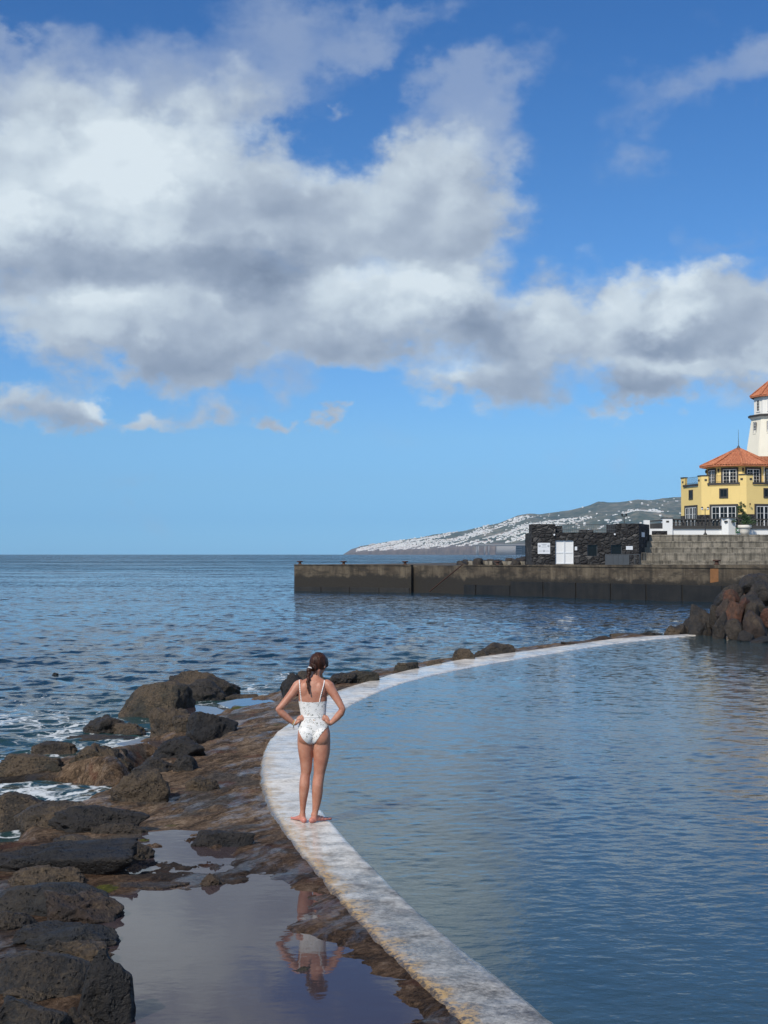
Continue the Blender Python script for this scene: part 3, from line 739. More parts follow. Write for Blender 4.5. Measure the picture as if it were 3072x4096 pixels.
# ------------------------------------------------------------------ rocks
ROCKC = {'black': (.012, .012, .0135, .12), 'dark': (.017, .016, .016, .35), 'brown': (.028, .023, .018, .75), 'olive': (.030, .027, .019, .85),
         'tan': (.045, .036, .027, .85), 'grey': (.018, .0175, .018, .3), 'rust': (.080, .032, .018, .2), 'redbrown': (.034, .023, .018, .5), 'smooth': (.021, .021, .021, .2)}
_ico = {}
def ico(sub):
    if sub not in _ico:
        bm = bmesh.new(); bmesh.ops.create_icosphere(bm, subdivisions=sub, radius=1)
        v = np.array([p.co[:] for p in bm.verts]); f = np.array([[q.index for q in x.verts] for x in bm.faces]); bm.free(); _ico[sub] = (v, f)
    return _ico[sub]
def rock_mesh(w, dpt, h, seed, boxy=.5, lump=.16, cuts=7, sub=5, sink=.25, cmin=.62, facets=0):
    """irregular boulder w x dpt x h, standing on z=0 and reaching a little below it"""
    v, f = ico(sub); r = np.random.default_rng(seed)
    d = v.copy(); e = 2 + 3 * boxy
    nrm = (np.abs(d) ** e).sum(1) ** (1 / e); p = d / nrm[:, None]
    if facets:                                          # broken block: distance to the nearest of a few random planes
        N = r.normal(size=(facets, 3)); N /= np.linalg.norm(N, axis=1)[:, None]; C = r.uniform(.62, 1.0, facets)
        g = np.maximum(d @ N.T, 1e-3) / C; k = 22.0
        p = d / ((g ** k).sum(1) ** (1 / k))[:, None]; p = np.clip(p, -1.5, 1.5)
        cuts = 0
    for k in range(cuts):                               # flat broken faces
        n = r.normal(size=3); n[2] = abs(n[2]) * .6; n /= np.linalg.norm(n)
        c = cmin + .25 * r.random(); q = p @ n; over = q > c
        p[over] -= (q[over] - c)[:, None] * n * .9
    p += d * (fbm(d * 1.0, 1.3, 3, .5, seed) * lump * 1.5)[:, None]
    rg = 1 - 2 * np.abs(fbm(d, 2.6, 3, .55, seed + 11)); p += d * ((np.clip(rg, .2, 1) - .6) * lump * .75)[:, None]
    p += d * (fbm(d, 4.0, 4, .6, seed + 3) * lump * .5)[:, None]
    if sub >= 5: p += d * (fbm(d, 13.0, 3, .6, seed + 7) * lump * .16)[:, None]
    for a in range(2):
        lo, hi = p[:, a].min(), p[:, a].max(); p[:, a] = (p[:, a] - (lo + hi) / 2) / (hi - lo)
    lo, hi = p[:, 2].min(), p[:, 2].max(); z = (p[:, 2] - lo) / (hi - lo)      # 0..1
    z = z * (1 + sink) - sink
    return np.c_[p[:, 0] * w, p[:, 1] * dpt, z * h], f
def rock(x0, y0, x1, y1, kind, label, zb=None, d=None, dep=.75, seed=None, boxy=.5, lump=.16, group=None, tilt=0, sub=5, cuts=7, name='boulder', sink=.65, cat='rock', cmin=.62, facets=0):
    xc = (x0 + x1) / 2
    if d is None:
        zz = .15
        for _ in range(5):
            q = gp(xc, y1, zz); zz = float(reef_h(np.array([q.x]), np.array([q.y]))[0]); zz = max(zz, -.05)
        zb = zz - .03
    if d is None: d = gp(xc, y1, zb)[1]
    else: zb = at(xc, y1, d)[2]
    w = (x1 - x0) / F * d * 1.08; dp = w * dep
    top = at(xc, y0, d + dp * .5)[2]; h = max(top - zb, .04) * 1.03
    seed = seed if seed is not None else int(x0 * 7 + y0 * 3) % 9973
    V, f = rock_mesh(w, dp, h, seed, boxy, lump, cuts, sub, sink, cmin, facets)
    if tilt:
        c_, s_ = math.cos(R(tilt)), math.sin(R(tilt)); V = np.c_[V[:, 0] * c_ + V[:, 2] * s_, V[:, 1], -V[:, 0] * s_ + V[:, 2] * c_]
    C = at(xc, y1, d); V = V + np.array([C[0], d + dp * .5, zb])
    o = mesh_obj(name, V, f.astype(np.int32), ROCK, None, True); o.color = ROCKC[kind]
    tag(o, label, cat, group); return o

_F = {'black': 17, 'dark': 18, 'redbrown': 18}
S = .10   # seaward stones stand a little above the sea
L = [ # x0 y0 x1 y1 kind zb options label
 (655,2684,940,2800,'brown',.10,dict(boxy=.2),'tall rounded brown boulder, farthest out of the cluster on the left'),
 (692,2719,900,2818,'smooth',.13,dict(boxy=.3),'bluish grey boulder in front of the tall brown one at the shore'),
 (448,2730,770,2885,'olive',.08,dict(boxy=.15,dep=.6,cuts=4,lump=.13,tilt=-4),'largest smooth olive-brown boulder sloping down into the sea foam'),
 (318,2862,500,2945,'dark',.02,dict(boxy=.1),'low dark rock running from the largest olive boulder into the foam'),
 (440,2892,590,2950,'brown',.05,dict(boxy=.1),'low brown stone at the foot of the largest olive boulder'),
 (588,2832,780,2950,'brown',.12,dict(boxy=.2,lump=.2),'rough brown rock between the largest olive boulder and a black one'),
 (688,2858,800,2936,'tan',.18,dict(boxy=.3),'small tan boulder tucked behind the upright black boulder'),
 (737,2846,938,2958,'black',.22,dict(boxy=.6,dep=.6),'upright blocky black boulder on the wet ledge'),
 (606,2950,808,3042,'black',.24,dict(boxy=.4),'black peaked boulder midway down the brown slope'),
 (520,3028,700,3104,'dark',.20,dict(boxy=.3),'dark low boulder touching the black peaked one'),
 (688,3020,785,3094,'grey',.27,dict(boxy=.1,lump=.1),'small rounded pale-rimmed stone beside the black peaked boulder'),
 (430,3074,666,3224,'brown',.16,dict(boxy=.6,dep=.6,lump=.18),'blocky brown boulder with a flat crusty side on the slope edge'),
 (104,2966,292,3028,'brown',.04,dict(boxy=.3),'low brown rock at the left beside the sea foam'),
 (220,2972,540,3128,'olive',.06,dict(boxy=.4,lump=.26,dep=.7),'large rugged pitted rock left of the pale inlet'),
 (-60,3020,236,3130,'olive',.04,dict(boxy=.5,dep=.5,lump=.16),'flat-topped rock cut by the left edge of the photo'),
 (235,2938,590,2980,'dark',.06,dict(boxy=.2,dep=.5),'long flat dark rock below the largest olive boulder'),
 (-90,3172,190,3335,'brown',.0,dict(boxy=.2,lump=.15),'rounded brown rock at the left edge above white foam'),
 (30,3208,340,3335,'tan',.06,dict(boxy=.2,tilt=-6),'tan sloping rock leaning between a brown and a black one'),
 (186,3222,570,3345,'black',.16,dict(boxy=.45,dep=.5,lump=.18),'long black boulder with a hollow in its right end'),
 (365,3290,582,3350,'dark',.30,dict(boxy=.2,dep=.5),'low grey-black slab in front of the long black boulder'),
 (768,3322,1010,3400,'black',.38,dict(boxy=.3,dep=.55,lump=.14),'flat black rock alone at the upper edge of the puddle'),
 (734,3108,880,3175,'brown',.33,dict(boxy=.1,dep=.7,lump=.22),'low fuzzy brown hump on the bare slope'),
 (-60,3362,505,3525,'black',.20,dict(boxy=.3,dep=.55,lump=.15,seed=5),'broad black rock above the row of stones at lower left'),
 (452,3368,600,3462,'dark',.34,dict(boxy=.3,lump=.2),'small dark boulder at the right end of the broad black rock'),
 (10,3466,225,3570,'tan',.28,dict(boxy=.2,lump=.2),'crusty tan rock below the broad black one'),
 (190,3470,330,3560,'brown',.30,dict(boxy=.2,lump=.25),'knobbly brown lump under the broad black rock'),
 (-60,3535,402,3680,'smooth',.30,dict(boxy=.25,dep=.6,lump=.10,cuts=4),'smooth slate-grey rock with a rounded back at lower left'),
 (155,3562,462,3715,'redbrown',.36,dict(boxy=.3,lump=.20),'red-brown crusted rock leaning over the puddle corner'),
 (-60,3640,140,3740,'dark',.32,dict(boxy=.3,lump=.2),'dark hollowed rock at the left edge below the slate-grey one'),
 (-30,3692,340,3800,'dark',.36,dict(boxy=.2,dep=.6),'long dark slab under the red-brown crusted rock'),
 (300,3360,600,3380,'olive',.38,dict(boxy=.1,dep=.6),'thin brown ledge behind the small dark boulder'),
 (80,3708,440,3830,'smooth',.40,dict(boxy=.25,dep=.6,lump=.12,seed=3),'rounded dark slab pointing at the still puddle'),
 (120,3755,430,3900,'tan',.40,dict(boxy=.3,lump=.28),'lumpy tan encrusted rock wedged between two black boulders'),
 (-60,3806,340,4015,'grey',.38,dict(boxy=.2,dep=.7,lump=.10,cuts=4,seed=21),'big domed pitted grey boulder at lower left'),
 (300,3800,515,4140,'black',.36,dict(boxy=.35,dep=.8,lump=.14,cuts=6),'steep black boulder rising straight from the puddle'),
 (-20,3945,240,4040,'tan',.40,dict(boxy=.2,lump=.25),'tan rubble ridge under the big domed boulder'),
 (-60,3990,260,4200,'grey',.38,dict(boxy=.3,dep=.8,lump=.10,seed=8),'grey pitted boulder in the bottom left corner'),
 (190,4030,360,4170,'dark',.38,dict(boxy=.3,lump=.2),'dark stone at the bottom edge between the corner boulder and the steep one'),
 (722,3655,826,3702,'dark',.395,dict(boxy=.0,dep=.5),'small dark stone alone in the middle of the puddle'),
 (1126,3862,1300,3948,'olive',.37,dict(boxy=.1,dep=.7,lump=.18,sink=.6),'fuzzy olive stone breaking the reflection in the puddle'),
 (790,3495,900,3568,'redbrown',.39,dict(boxy=.1,lump=.2,dep=.6),'red-brown stone at the far side of the puddle'),
 (404,3536,728,3590,'redbrown',.385,dict(boxy=.1,dep=.5,lump=.18),'long low red-brown ledge along the puddle rim'),
 (585,3690,630,3712,'dark',.40,dict(boxy=.1),'tiny dark stone by the green weed in the puddle'),
 (900,2776,1040,2814,'brown',.20,dict(boxy=.0,dep=.6),'low brown rock between two small tide pools'),
 (180,3345,420,3400,'tan',.32,dict(boxy=.1,dep=.6,lump=.2),'weedy tan ledge between the long black boulder and the broad one'),
 # outside the wall, going away
 (1118,2692,1240,2792,'black',.12,dict(boxy=.2,dep=.9),'black rock seen just behind the left shoulder of the woman'),
 (1180,2682,1330,2770,'brown',.15,dict(boxy=.2),'brown rock hidden in part by the neck of the woman'),
 (1300,2690,1420,2745,'dark',.20,dict(boxy=.2,dep=.8),'dark low rock just right of the woman beyond the wall'),
 (1385,2682,1520,2735,'olive',.22,dict(boxy=.3,dep=.7),'mossy rock right of the woman against the wall'),
 (1572,2650,1692,2692,'olive',.20,dict(boxy=.6,dep=.7),'flat-topped mossy rock midway along the far side of the wall'),
 (1704,2642,1778,2668,'olive',.28,dict(boxy=.1,dep=.6),'low mossy stone left of the two-humped rock'),
 (1808,2594,1905,2646,'olive',.20,dict(boxy=.2),'left hump of the mossy pair beyond the wall'),
 (1890,2600,1960,2634,'dark',.25,dict(boxy=.2),'dark stone between the two mossy humps'),
 (1935,2571,2062,2624,'brown',.22,dict(boxy=.0,lump=.12),'higher brown hump of the pair beyond the wall'),
 (2246,2566,2302,2580,'dark',.30,dict(boxy=.1),'small dark stone on the sea side of the far wall'),
 (2362,2542,2456,2566,'redbrown',.28,dict(boxy=.8,dep=.8,lump=.08),'flat reddish slab stone against the far wall'),
 (2452,2532,2566,2554,'brown',.28,dict(boxy=.9,dep=.8,lump=.06),'long squared stone against the far wall'),
 (2560,2526,2620,2548,'dark',.28,dict(boxy=.2),'dark knobbly rock near the far end of the wall'),
 (2618,2532,2664,2545,'dark',.28,dict(boxy=.1),'little dark stone before the rock pile'),
]
for (x0, y0, x1, y1, kd, zb, kw, lab) in L: rock(x0, y0, x1, y1, kd, lab, zb=zb, facets=_F.get(kd, 0), **kw)
rock(205, 2690, 232, 2708, 'black', 'tiny dark rock tip breaking the open sea at left', zb=.0, boxy=.1)

# right-hand rock pile (photograph pixels from a 2.9x enlargement)
def q4(x, y): return 2500 + x / 2.9, 2100 + y / 2.9
PILE = [
 (470,1165,660,1285,0,'olive','low weedy rock at the tip of the rock pile, beside the wall end'),
 (560,1150,760,1275,.4,'dark','dark weedy rock just behind the tip of the pile'),
 (640,1030,880,1262,1.2,'dark','grey upright boulder, first tall one of the rock pile'),
 (770,930,1070,1278,1.0,'dark','widest slanting grey boulder of the rock pile'),
 (1000,925,1150,1100,2.4,'grey','brown-grey block on the shoulder of the rock pile'),
 (1040,1010,1215,1290,.8,'grey','tall narrow grey boulder right of the widest one'),
 (1090,860,1290,1070,2.0,'redbrown','brown block with a dark cleft, below the round orange stone'),
 (1075,690,1400,910,4.2,'dark','dark ridge boulder above the round orange stone'),
 (1160,745,1365,935,2.9,'rust','round orange-rust boulder high in the rock pile'),
 (1195,890,1415,1120,1.9,'rust','orange-brown boulder below the round orange one'),
 (1190,1090,1410,1310,.6,'dark','squat dark boulder with a pale facet at water level'),
 (1345,780,1700,1060,2.8,'dark','massive dark boulder with a rusty left cheek'),
 (1350,840,1480,960,2.5,'rust','small rust-orange rock on the cheek of the massive dark one'),
 (1380,565,1720,720,5.4,'grey','highest grey boulder at the right edge, against the quay'),
 (1480,640,1760,840,4.2,'grey','slanting grey boulder under the highest one'),
 (1420,1000,1700,1345,.9,'redbrown','large brown pitted boulder at the right edge near the water'),
 (1585,955,1760,1110,2.0,'rust','bright rust boulder cut by the right edge'),
 (1335,1225,1540,1345,.1,'black','wet black rock at the waterline of the pile'),
 (1490,1290,1760,1390,-.3,'black','lowest wet rock at the right edge of the pool'),
 (1400,900,1600,1110,2.4,'dark','dark wedge boulder between the rust stones'),
]
_G = 'boulders of the rock pile'
for (a, b_, c_, e, dd, kd, lab) in PILE:
    x0, y0 = q4(a, b_); x1, y1 = q4(c_, e); xc = (x0 + x1) / 2
    d0 = float(np.interp(xc, [2660, 2740, 2800, 2880, 3072], [48.2, 47.6, 46.2, 44.2, 42.8]))
    rock(x0, y0, x1, y1 + (10 if dd > .5 else 2), kd, lab, d=d0 + dd * .9, dep=.9, boxy=.8, lump=.07, facets=24, group=_G, sub=5, sink=.45)
# the earth-dark core of the pile, heaped against the bank
def bank():
    x = np.linspace(9.6, 30, 90); y = np.linspace(41, 60, 70); X, Y = [a.ravel() for a in np.meshgrid(x, y)]
    s = sstep(X, 10.2, 15.0) * sstep(Y, 44.6, 50.0) * sstep(Y, 62, 54)
    Z = -.7 + 2.7 * s + .35 * fbm(np.c_[X, Y, X * 0], .9, 4, .6, 4) * s
    i = (np.arange(69)[:, None] * 90 + np.arange(89)[None, :]).ravel()
    o = mesh_obj('rocky_bank', np.c_[X, Y, Z], np.stack([i, i + 1, i + 91, i + 90], 1), REEF, None, True); tag(o, kind='structure')
bank()
# ------------------------------------------------------------------ quay
QA, QB, QD = Vector((-7.6, 120.3)), Vector((2.2, 115.5)), Vector((30.0, 80.6))
def on_line(xs, P, Q):
    """plan point of the line P-Q on the sight line of photograph column xs"""
    u = (xs - 1536) / F; d = Q - P
    t = (u * P.y - P.x) / (d.x - u * d.y); return P + d * t
def quay():
    root = empty('quay', (0, 118, 0), 'long dark stained concrete quay reaching out from the buildings into the sea', 'quay')
    ux = (QD - QB).normalized(); uy = Vector((-ux.y, ux.x))          # uy points away from the viewer
    if uy.y < 0: uy = -uy
    L2 = (QD - QB).length
    u1 = (QB - QA).normalized(); n1 = Vector((-u1.y, u1.x)); L1 = (QB - QA).length
    zt = lambda p: 2.19 + max(0, (p.x - 2.2)) * .0098
    # body: outer arm
    m = MB()
    def quad_block(p, q, n, dep, z0, za, zb, m=m):
        a, b, c, d = p, q, q + n * dep, p + n * dep
        m.hexa([(a.x, a.y, z0), (b.x, b.y, z0), (c.x, c.y, z0), (d.x, d.y, z0), (a.x, a.y, za), (b.x, b.y, zb), (c.x, c.y, zb), (d.x, d.y, za)])
    quad_block(QA, QB, n1, 6.5, -3, 2.19, 2.19)
    m.build('outer_arm', QUAYM, root)
    m = MB()
    # recess with stairs between x 1645 and 1852, then the long inner arm
    P1 = on_line(1646, QB, QD); P2 = on_line(1852, QB, QD); back = .38
    quad_block(QB - ux * 3.2 + uy * back, P2 + uy * back, uy, 5.2, -3, 2.187, zt(P2) - .003, m)
    quad_block(P2, QD, uy, 6.5 + 14, -3, zt(P2), zt(QD), m)
    m.add([(QA.x + 1, QA.y + 6, 2.19), (QB.x, QB.y + 6, 2.19), (60, 150, 2.19), (8, 150, 2.19)], [(0, 1, 2, 3)])
    m.build('inner_arm', QUAYM, root)
    # stairs rising to the right
    m = MB(); n = 11; Pa = on_line(1752, QB, QD); Pb = on_line(1852, QB, QD); dv = Pb - Pa
    for k in range(n):
        a = Pa + dv * (k / n); b = Pa + dv * ((k + 1) / n); z = .1 + (2.14 - .1) * (k + 1) / n
        quad_block(a, b, uy, back - .002, -3, z - .003 * k, z - .003 * k, m)
    m.build('stairs', QUAYM, root)
    m = MB(); a = Pa - uy * .05; b = Pb - uy * .05
    m.tube((a.x - .6, a.y + .6, .15), (b.x, b.y, 2.3), .05, n=6)
    m.build('handrail', RUST, root)
    # lower course of blocks, proud of the wall
    def course(P, Q, n, cols, z1, label):
        pts = [on_line(c, P, Q) for c in cols]
        for a, b in zip(pts[:-1], pts[1:]):
            d = (b - a).normalized() * .05; mm = MB()
            quad_block(a + d - n * .07, b - d - n * .07, n, .5, -2.5, z1, z1, mm)
            mm.build('footing_block', QUAYW, root)
    course(QA, QB, n1, [1177, 1287, 1401, 1518, 1641], .36, '')
    course(QB, QD, uy, [1856, 1905, 2042], .75, '')
    course(QB, QD, uy, [2042, 2174, 2305, 2444, 2586, 2730, 2890, 3040, 3200], 1.08, '')
    # coping a little proud of the face
    m = MB(); quad_block(P2 - uy * .06, QD - uy * .06, uy, .5, zt(P2) - .02, zt(P2) + .05, zt(QD) + .05, m); quad_block(QA - n1 * .06, QB - n1 * .06, n1, .5, 2.17, 2.24, 2.24, m)
    m.build('coping', QUAYM, root)
    # rust run-off under the bollard
    a = on_line(2840, QB, QD) - uy * .012; b = on_line(2873, QB, QD) - uy * .012
    m = MB(); m.add([(a.x, a.y, 1.25), (b.x, b.y, 1.35), (b.x, b.y, 2.38), (a.x, a.y, 2.38)], [(0, 1, 2, 3)]); m.build('rust_stain', simple('rust_stained_concrete', (.21, .095, .035), .85, .5, 3.0), root)
quay()
def bollard(p, z, label):
    r = empty('bollard', (p[0], p[1], z), label, 'bollard', 'rusty mooring bollards along the quay edge')
    m = MB(); m.lathe((p[0], p[1], z), [(.20, 0), (.20, .04), (.13, .06), (.11, .20), (.13, .23)], 12); m.build('post', RUST, r, True)
    m = MB(); m.lathe((p[0], p[1], z + .23), [(.19, 0), (.20, .04), (.18, .08), (.07, .10)], 12); m.tube((p[0] - .25, p[1], z + .27), (p[0] + .25, p[1], z + .27), .05); m.build('bollard_cap', RUST, r, True)
_n = ['at the outer tip of the quay', 'second from the outer tip of the quay', 'just left of the stair recess in the quay', 'in front of the rubble heap on the quay']
for xs, lab in zip([1193, 1369, 1616], _n): p = on_line(xs, QA, QB); bollard((p.x + .1, p.y + .7), 2.22, 'rusty bollard ' + lab)
p = on_line(1982, QB, QD); bollard((p.x + .2, p.y + .6), 2.26, 'rusty bollard ' + _n[3])
p = on_line(2861, QB, QD); bollard((p.x + .2, p.y + .5), 2.42, 'dark rusty bollard above the orange rust stain on the quay wall')

# heap of rocks and a broken low wall behind the quay
m = MB(); a = at(1836, 2262, 121); b = at(2130, 2262, 117)
m.hexa([(a.x, a.y, 2.0), (b.x, b.y, 2.0), (b.x, b.y + .4, 2.0), (a.x, a.y + .4, 2.0), (a.x, a.y, 2.55), (b.x, b.y, 2.5), (b.x, b.y + .4, 2.5), (a.x, a.y + .4, 2.55)])
tag(m.build('low_wall', STEPM), 'low pale streaked wall at the back edge of the quay, under the rock heap', 'wall')
r_ = np.random.default_rng(4)
_H = [(1832,2243,1868,2262),(1850,2238,1885,2258),(1878,2240,1905,2256),(1898,2232,1932,2256),(1925,2240,1955,2258),(1945,2236,1982,2258),(1975,2238,2010,2258),(2000,2240,2030,2260),(2022,2232,2058,2258),(2045,2236,2080,2262),(2062,2232,2098,2262),(2078,2226,2124,2263),(2105,2240,2140,2264),(2098,2252,2124,2264),(2125,2250,2142,2264)]
for k, (x0, y0, x1, y1) in enumerate(_H):
    big = k == 11
    pale = k in (12, 14)
    rock(x0 - 3, y0, x1 + 3, y1, 'grey' if pale else 'dark', 'largest black rock of the heap beside the stone building' if big else ('pale grey rock at the foot of the stone building' if pale else 'dark broken rock in the heap behind the quay'),
         d=119.5 + (k % 3) * 1.2 - k * .25, dep=1, boxy=.6, lump=.12, sub=3, group=None if (big) else ('pale rocks at the building foot' if pale else 'rock heap behind the quay'), sink=.5)

# ------------------------------------------------------------------ black stone building
def stone_building():
    D = 112.0; root = empty('stone_building', (at(2340, 2264, D).x, D, 2.17), 'low black basalt building with white double door standing on the quay', 'building')
    X = lambda xs, d=D: at(xs, 2264, d).x
    Z = lambda ys, d=D: at(1536, ys, d).z
    x0, x1 = X(2127), X(2556); zb = 2.0; zl = Z(2130); zt = Z(2096)
    sx, sy = at(2598, 2264, D + 4.2).x, D + 4.2       # receding right-hand wall
    m = MB(); th = .5
    ops = [(X(2222), X(2295), 2.0, Z(2161.5)), (X(2350), X(2390), Z(2224), Z(2179)), (X(2444), X(2488), Z(2216), Z(2179))]
    xs = sorted({x0, x1} | {o[0] for o in ops} | {o[1] for o in ops})
    zs = sorted({zb, zl} | {o[2] for o in ops} | {o[3] for o in ops})
    for a, b in zip(xs[:-1], xs[1:]):
        for c, e in zip(zs[:-1], zs[1:]):
            if any(o[0] <= (a + b) / 2 <= o[1] and o[2] <= (c + e) / 2 <= o[3] for o in ops): continue
            m.box(a, b, D, D + th, c, e)
    m.box(x0, x0 + .5, D + th, D + 5, zb, zl); m.box(x0, x1, D + 4.6, D + 5.1, zb, zl)
    m.prism([(x1, D), (sx, sy), (sx, sy + 1), (x1 - .5, sy + 1), (x1 - .5, D + th)], zb, zl)
    m.box(x0 + .5, x1 - .5, D + th, D + 4.6, zl - .25, zl - .02)
    wall = m.build('wall', STONE, root)
    m = MB(); m.box(x0, X(2222), D - .003, D + 2.2, zl, zt); m.build('corner_block', STONE, root)
    m = MB(); m.prism([(X(2467), D - .003), (x1, D - .003), (sx + .003, sy), (sx, sy + 1), (X(2467), sy + 1)], zl, Z(2094)); m.build('corner_block', STONE, root)
    m = MB(); m.box(X(2223), X(2258), D + 1.2, D + 2.6, zl, Z(2103)); m.build('roof_block', STONE, root)
    m = MB(); m.box(X(2334), X(2386), D + 1.5, D + 2.6, zl, Z(2117)); m.build('roof_block', STONE, root)
    # railing
    m = MB(); xa, xb = X(2224), X(2466)
    for z in (Z(2098), Z(2119)): m.tube((xa, D + .3, z), (xb, D + .3, z), .022, n=5)
    k = 0; x = xa
    while x < xb: m.tube((x, D + .3, zl), (x, D + .3, Z(2098)), .013, n=4); x += .15
    m.build('railing', GREYIRON, root)
    # double door, four panels
    dx0, dx1, dz0, dz1 = X(2222.5), X(2294.5), Z(2255.5), Z(2162); xm = (dx0 + dx1) / 2; zm = Z(2211)
    for a, b in ((dx0, xm - .01), (xm + .01, dx1)):
        m = MB(); m.box(a, b, D + .12, D + .17, dz0, dz1)
        dr = m.build('door', WHITEP, root)
        m = MB()
        for (p, q, r, s) in ((a, b, dz1 - .06, dz1), (a, b, dz0, dz0 + .07), (a, b, zm - .035, zm + .035), (a, a + .06, dz0 + .07, zm - .035), (b - .06, b, dz0 + .07, zm - .035), (a, a + .06, zm + .035, dz1 - .06), (b - .06, b, zm + .035, dz1 - .06)):
            m.box(p, q, D + .09, D + .12, r, s)
        m.build('door_rail', SIGNW, dr)
    m = MB(); m.box(dx0, dx1, D - .15, D + .3, 2.0, dz0 - .01); m.build('doorstep', STEPM, root)
    for o in ops[1:]:
        m = MB(); a, b, c, e = o
        m.box(a, a + .07, D + .10, D + .18, c, e); m.box(b - .04, b, D + .10, D + .18, c, e); m.box(a + .07, b - .04, D + .10, D + .18, e - .05, e)
        w = m.build('window', GREYIRON, root)
        m = MB(); m.box(a + .07, b - .04, D + .14, D + .16, c, e - .05); m.build('pane', GLASS, w)
    for xs_, ys_ in ((2217, 2139), (2459, 2137)):
        m = MB(); c = at(xs_, ys_, D - .12); m.tube((c.x, c.y, c.z), (c.x, D + .02, c.z), .09, .06, 10); sl = m.build('spotlight', GREYIRON, root, True)
        m = MB(); m.tube((c.x, c.y - .012, c.z), (c.x, c.y, c.z), .07, .07, 10); m.build('lens', SIGNW, sl)
    def plate(nm, a, b, t, bt, parent=root, mat=SIGNW, dd=D):
        m = MB(); m.box(X(a, dd), X(b, dd), dd - .04, dd - .004, Z(bt, dd), Z(t, dd)); return m.build(nm, mat, parent)
    s = plate('sign', 2151, 2200.5, 2171.5, 2215.5)
    for xs_, ys_ in ((2158, 2184), (2194, 2184), (2176, 2203.5)):       # ring pictograms with a bar
        m = MB()
        c = at(xs_, ys_, D - .045); n = 16
        for i in range(n):
            a0, a1 = 2 * math.pi * i / n, 2 * math.pi * (i + 1) / n
            m.add([(c.x + r * math.cos(a), c.y, c.z + r * math.sin(a)) for r, a in ((.055, a0), (.085, a0), (.085, a1), (.055, a1))], [(0, 1, 2, 3)])
        m.box(c.x - .03, c.x + .03, c.y - .001, c.y, c.z - .03, c.z + .02)
        m.build('pictogram', SIGNG, s)
    for (xa_, xb_, y) in ((2166, 2187, 2177), (2170, 2183, 2180.5), (2167, 2186, 2188), (2155, 2170, 2204), (2182, 2197, 2204)):
        a = at(xa_, y, D - .045); b = at(xb_, y, D - .045); m = MB(); m.box(a.x, b.x, a.y - .002, a.y - .001, a.z - .012, a.z + .012); m.build('print_line', SIGNG, s)
    plate('notice', 2299.5, 2308.5, 2186.5, 2201)
    s = plate('notice', 2504.5, 2531, 2184.5, 2199)
    a = at(2509, 2191, D - .045); b = at(2526, 2191, D - .045); m = MB(); m.box(a.x, b.x, a.y - .002, a.y - .001, a.z - .02, a.z + .02); m.build('print_line', simple('pale_print', (.6, .63, .66), .5), s)
    # notice on the receding wall
    t0, t1 = .22, .52; p = Vector((x1, D)); q = Vector((sx, sy)); nn = Vector(((q - p).y, -(q - p).x)).normalized()
    def wp(t): return p + (q - p) * t + nn * .03
    a, b = wp(t0), wp(t1); z0, z1 = Z(2147), Z(2128)
    m = MB(); m.add([(a.x, a.y, z0), (b.x, b.y, z0), (b.x, b.y, z1), (a.x, a.y, z1)], [(0, 1, 2, 3)]); m.build('notice', SIGNW, root)
stone_building()
def gate():
    D = 110.9; c = at(2470, 2264, D); r = empty('metal_gate', (c.x, D, 2.2), 'blue-grey metal gate of solid panels in front of the stone building', 'gate')
    X = lambda xs: at(xs, 2264, D).x
    for a, b in ((2423, 2450), (2452, 2470), (2472, 2490), (2492, 2515)):
        m = MB(); m.box(X(a), X(b), D, D + .03, 2.22, at(0, 2220, D).z); m.build('gate_panel', GREYIRON, r)
    m = MB()
    for a in (2422, 2451, 2471, 2491, 2516, 2540, 2560): m.tube((X(a), D, 2.2), (X(a), D, at(0, 2217, D).z), .03, n=6)
    m.tube((X(2422), D, at(0, 2218, D).z), (X(2560), D, at(0, 2218, D).z), .025, n=5)
    x = X(2516)
    while x < X(2560): m.tube((x, D, 2.25), (x, D, at(0, 2218, D).z), .01, n=4); x += .12
    m.build('gate_frame', GREYIRON, r)
gate()

# ------------------------------------------------------------------ stepped terrace, steps railing
def terrace():
    r = empty('stepped_terrace', (24, 113, 2.2), 'five tiers of streaked concrete seating steps right of the stone building', 'steps')
    lev = [(2561, 2264, 2242), (2568, 2242, 2213.5), (2577, 2213.5, 2189.5), (2585, 2189.5, 2165), (2597, 2165, 2139)]
    zz = [2.1]
    for k, (xl, yb, yt) in enumerate(lev):
        d = 112.4 + k * .85; z = at(0, yt, d).z; zz.append(z); m = MB()
        xa = at(xl, yb, d).x; xa = max(xa, 20.1 + (d - 112) * .38 + .04)
        m.prism([(xa, d), (46, d - 2.0), (46, 150), (xa, 150)] if k == 4 else [(xa, d), (46, d - 2.0), (46, d - 1.0), (xa, d + 1.0)], 1.9, z)
        m.build('step', STEPM, r)
        m = MB(); m.prism([(xa, d - .04), (46, d - 2.04), (46, d - 1.9), (xa, d + .1)], z - .10, z + .003); m.build('nosing', STEPM, r)
    return zz[-1]
TZ = terrace()
def front_rail():
    r = empty('railing', (24, 111, 2.25), 'thin grey bar railing on the quay before the lowest concrete steps', 'railing')
    a = at(2566, 2262, 111.6); b = Vector((34, 108.5, 0)); n = 118; m = MB()
    for k in range(n):
        t = k / n; x = a.x + (b.x - a.x) * t; y = a.y + (b.y - a.y) * t; m.tube((x, y, 2.2), (x, y, 3.18), .013, n=4)
    m.build('bars', STEPM, r)
    m = MB()
    for z in (2.3, 3.2): m.tube((a.x, a.y, z), (b.x, b.y, z), .022, n=5)
    m.build('rail', STEPM, r)
front_rail()

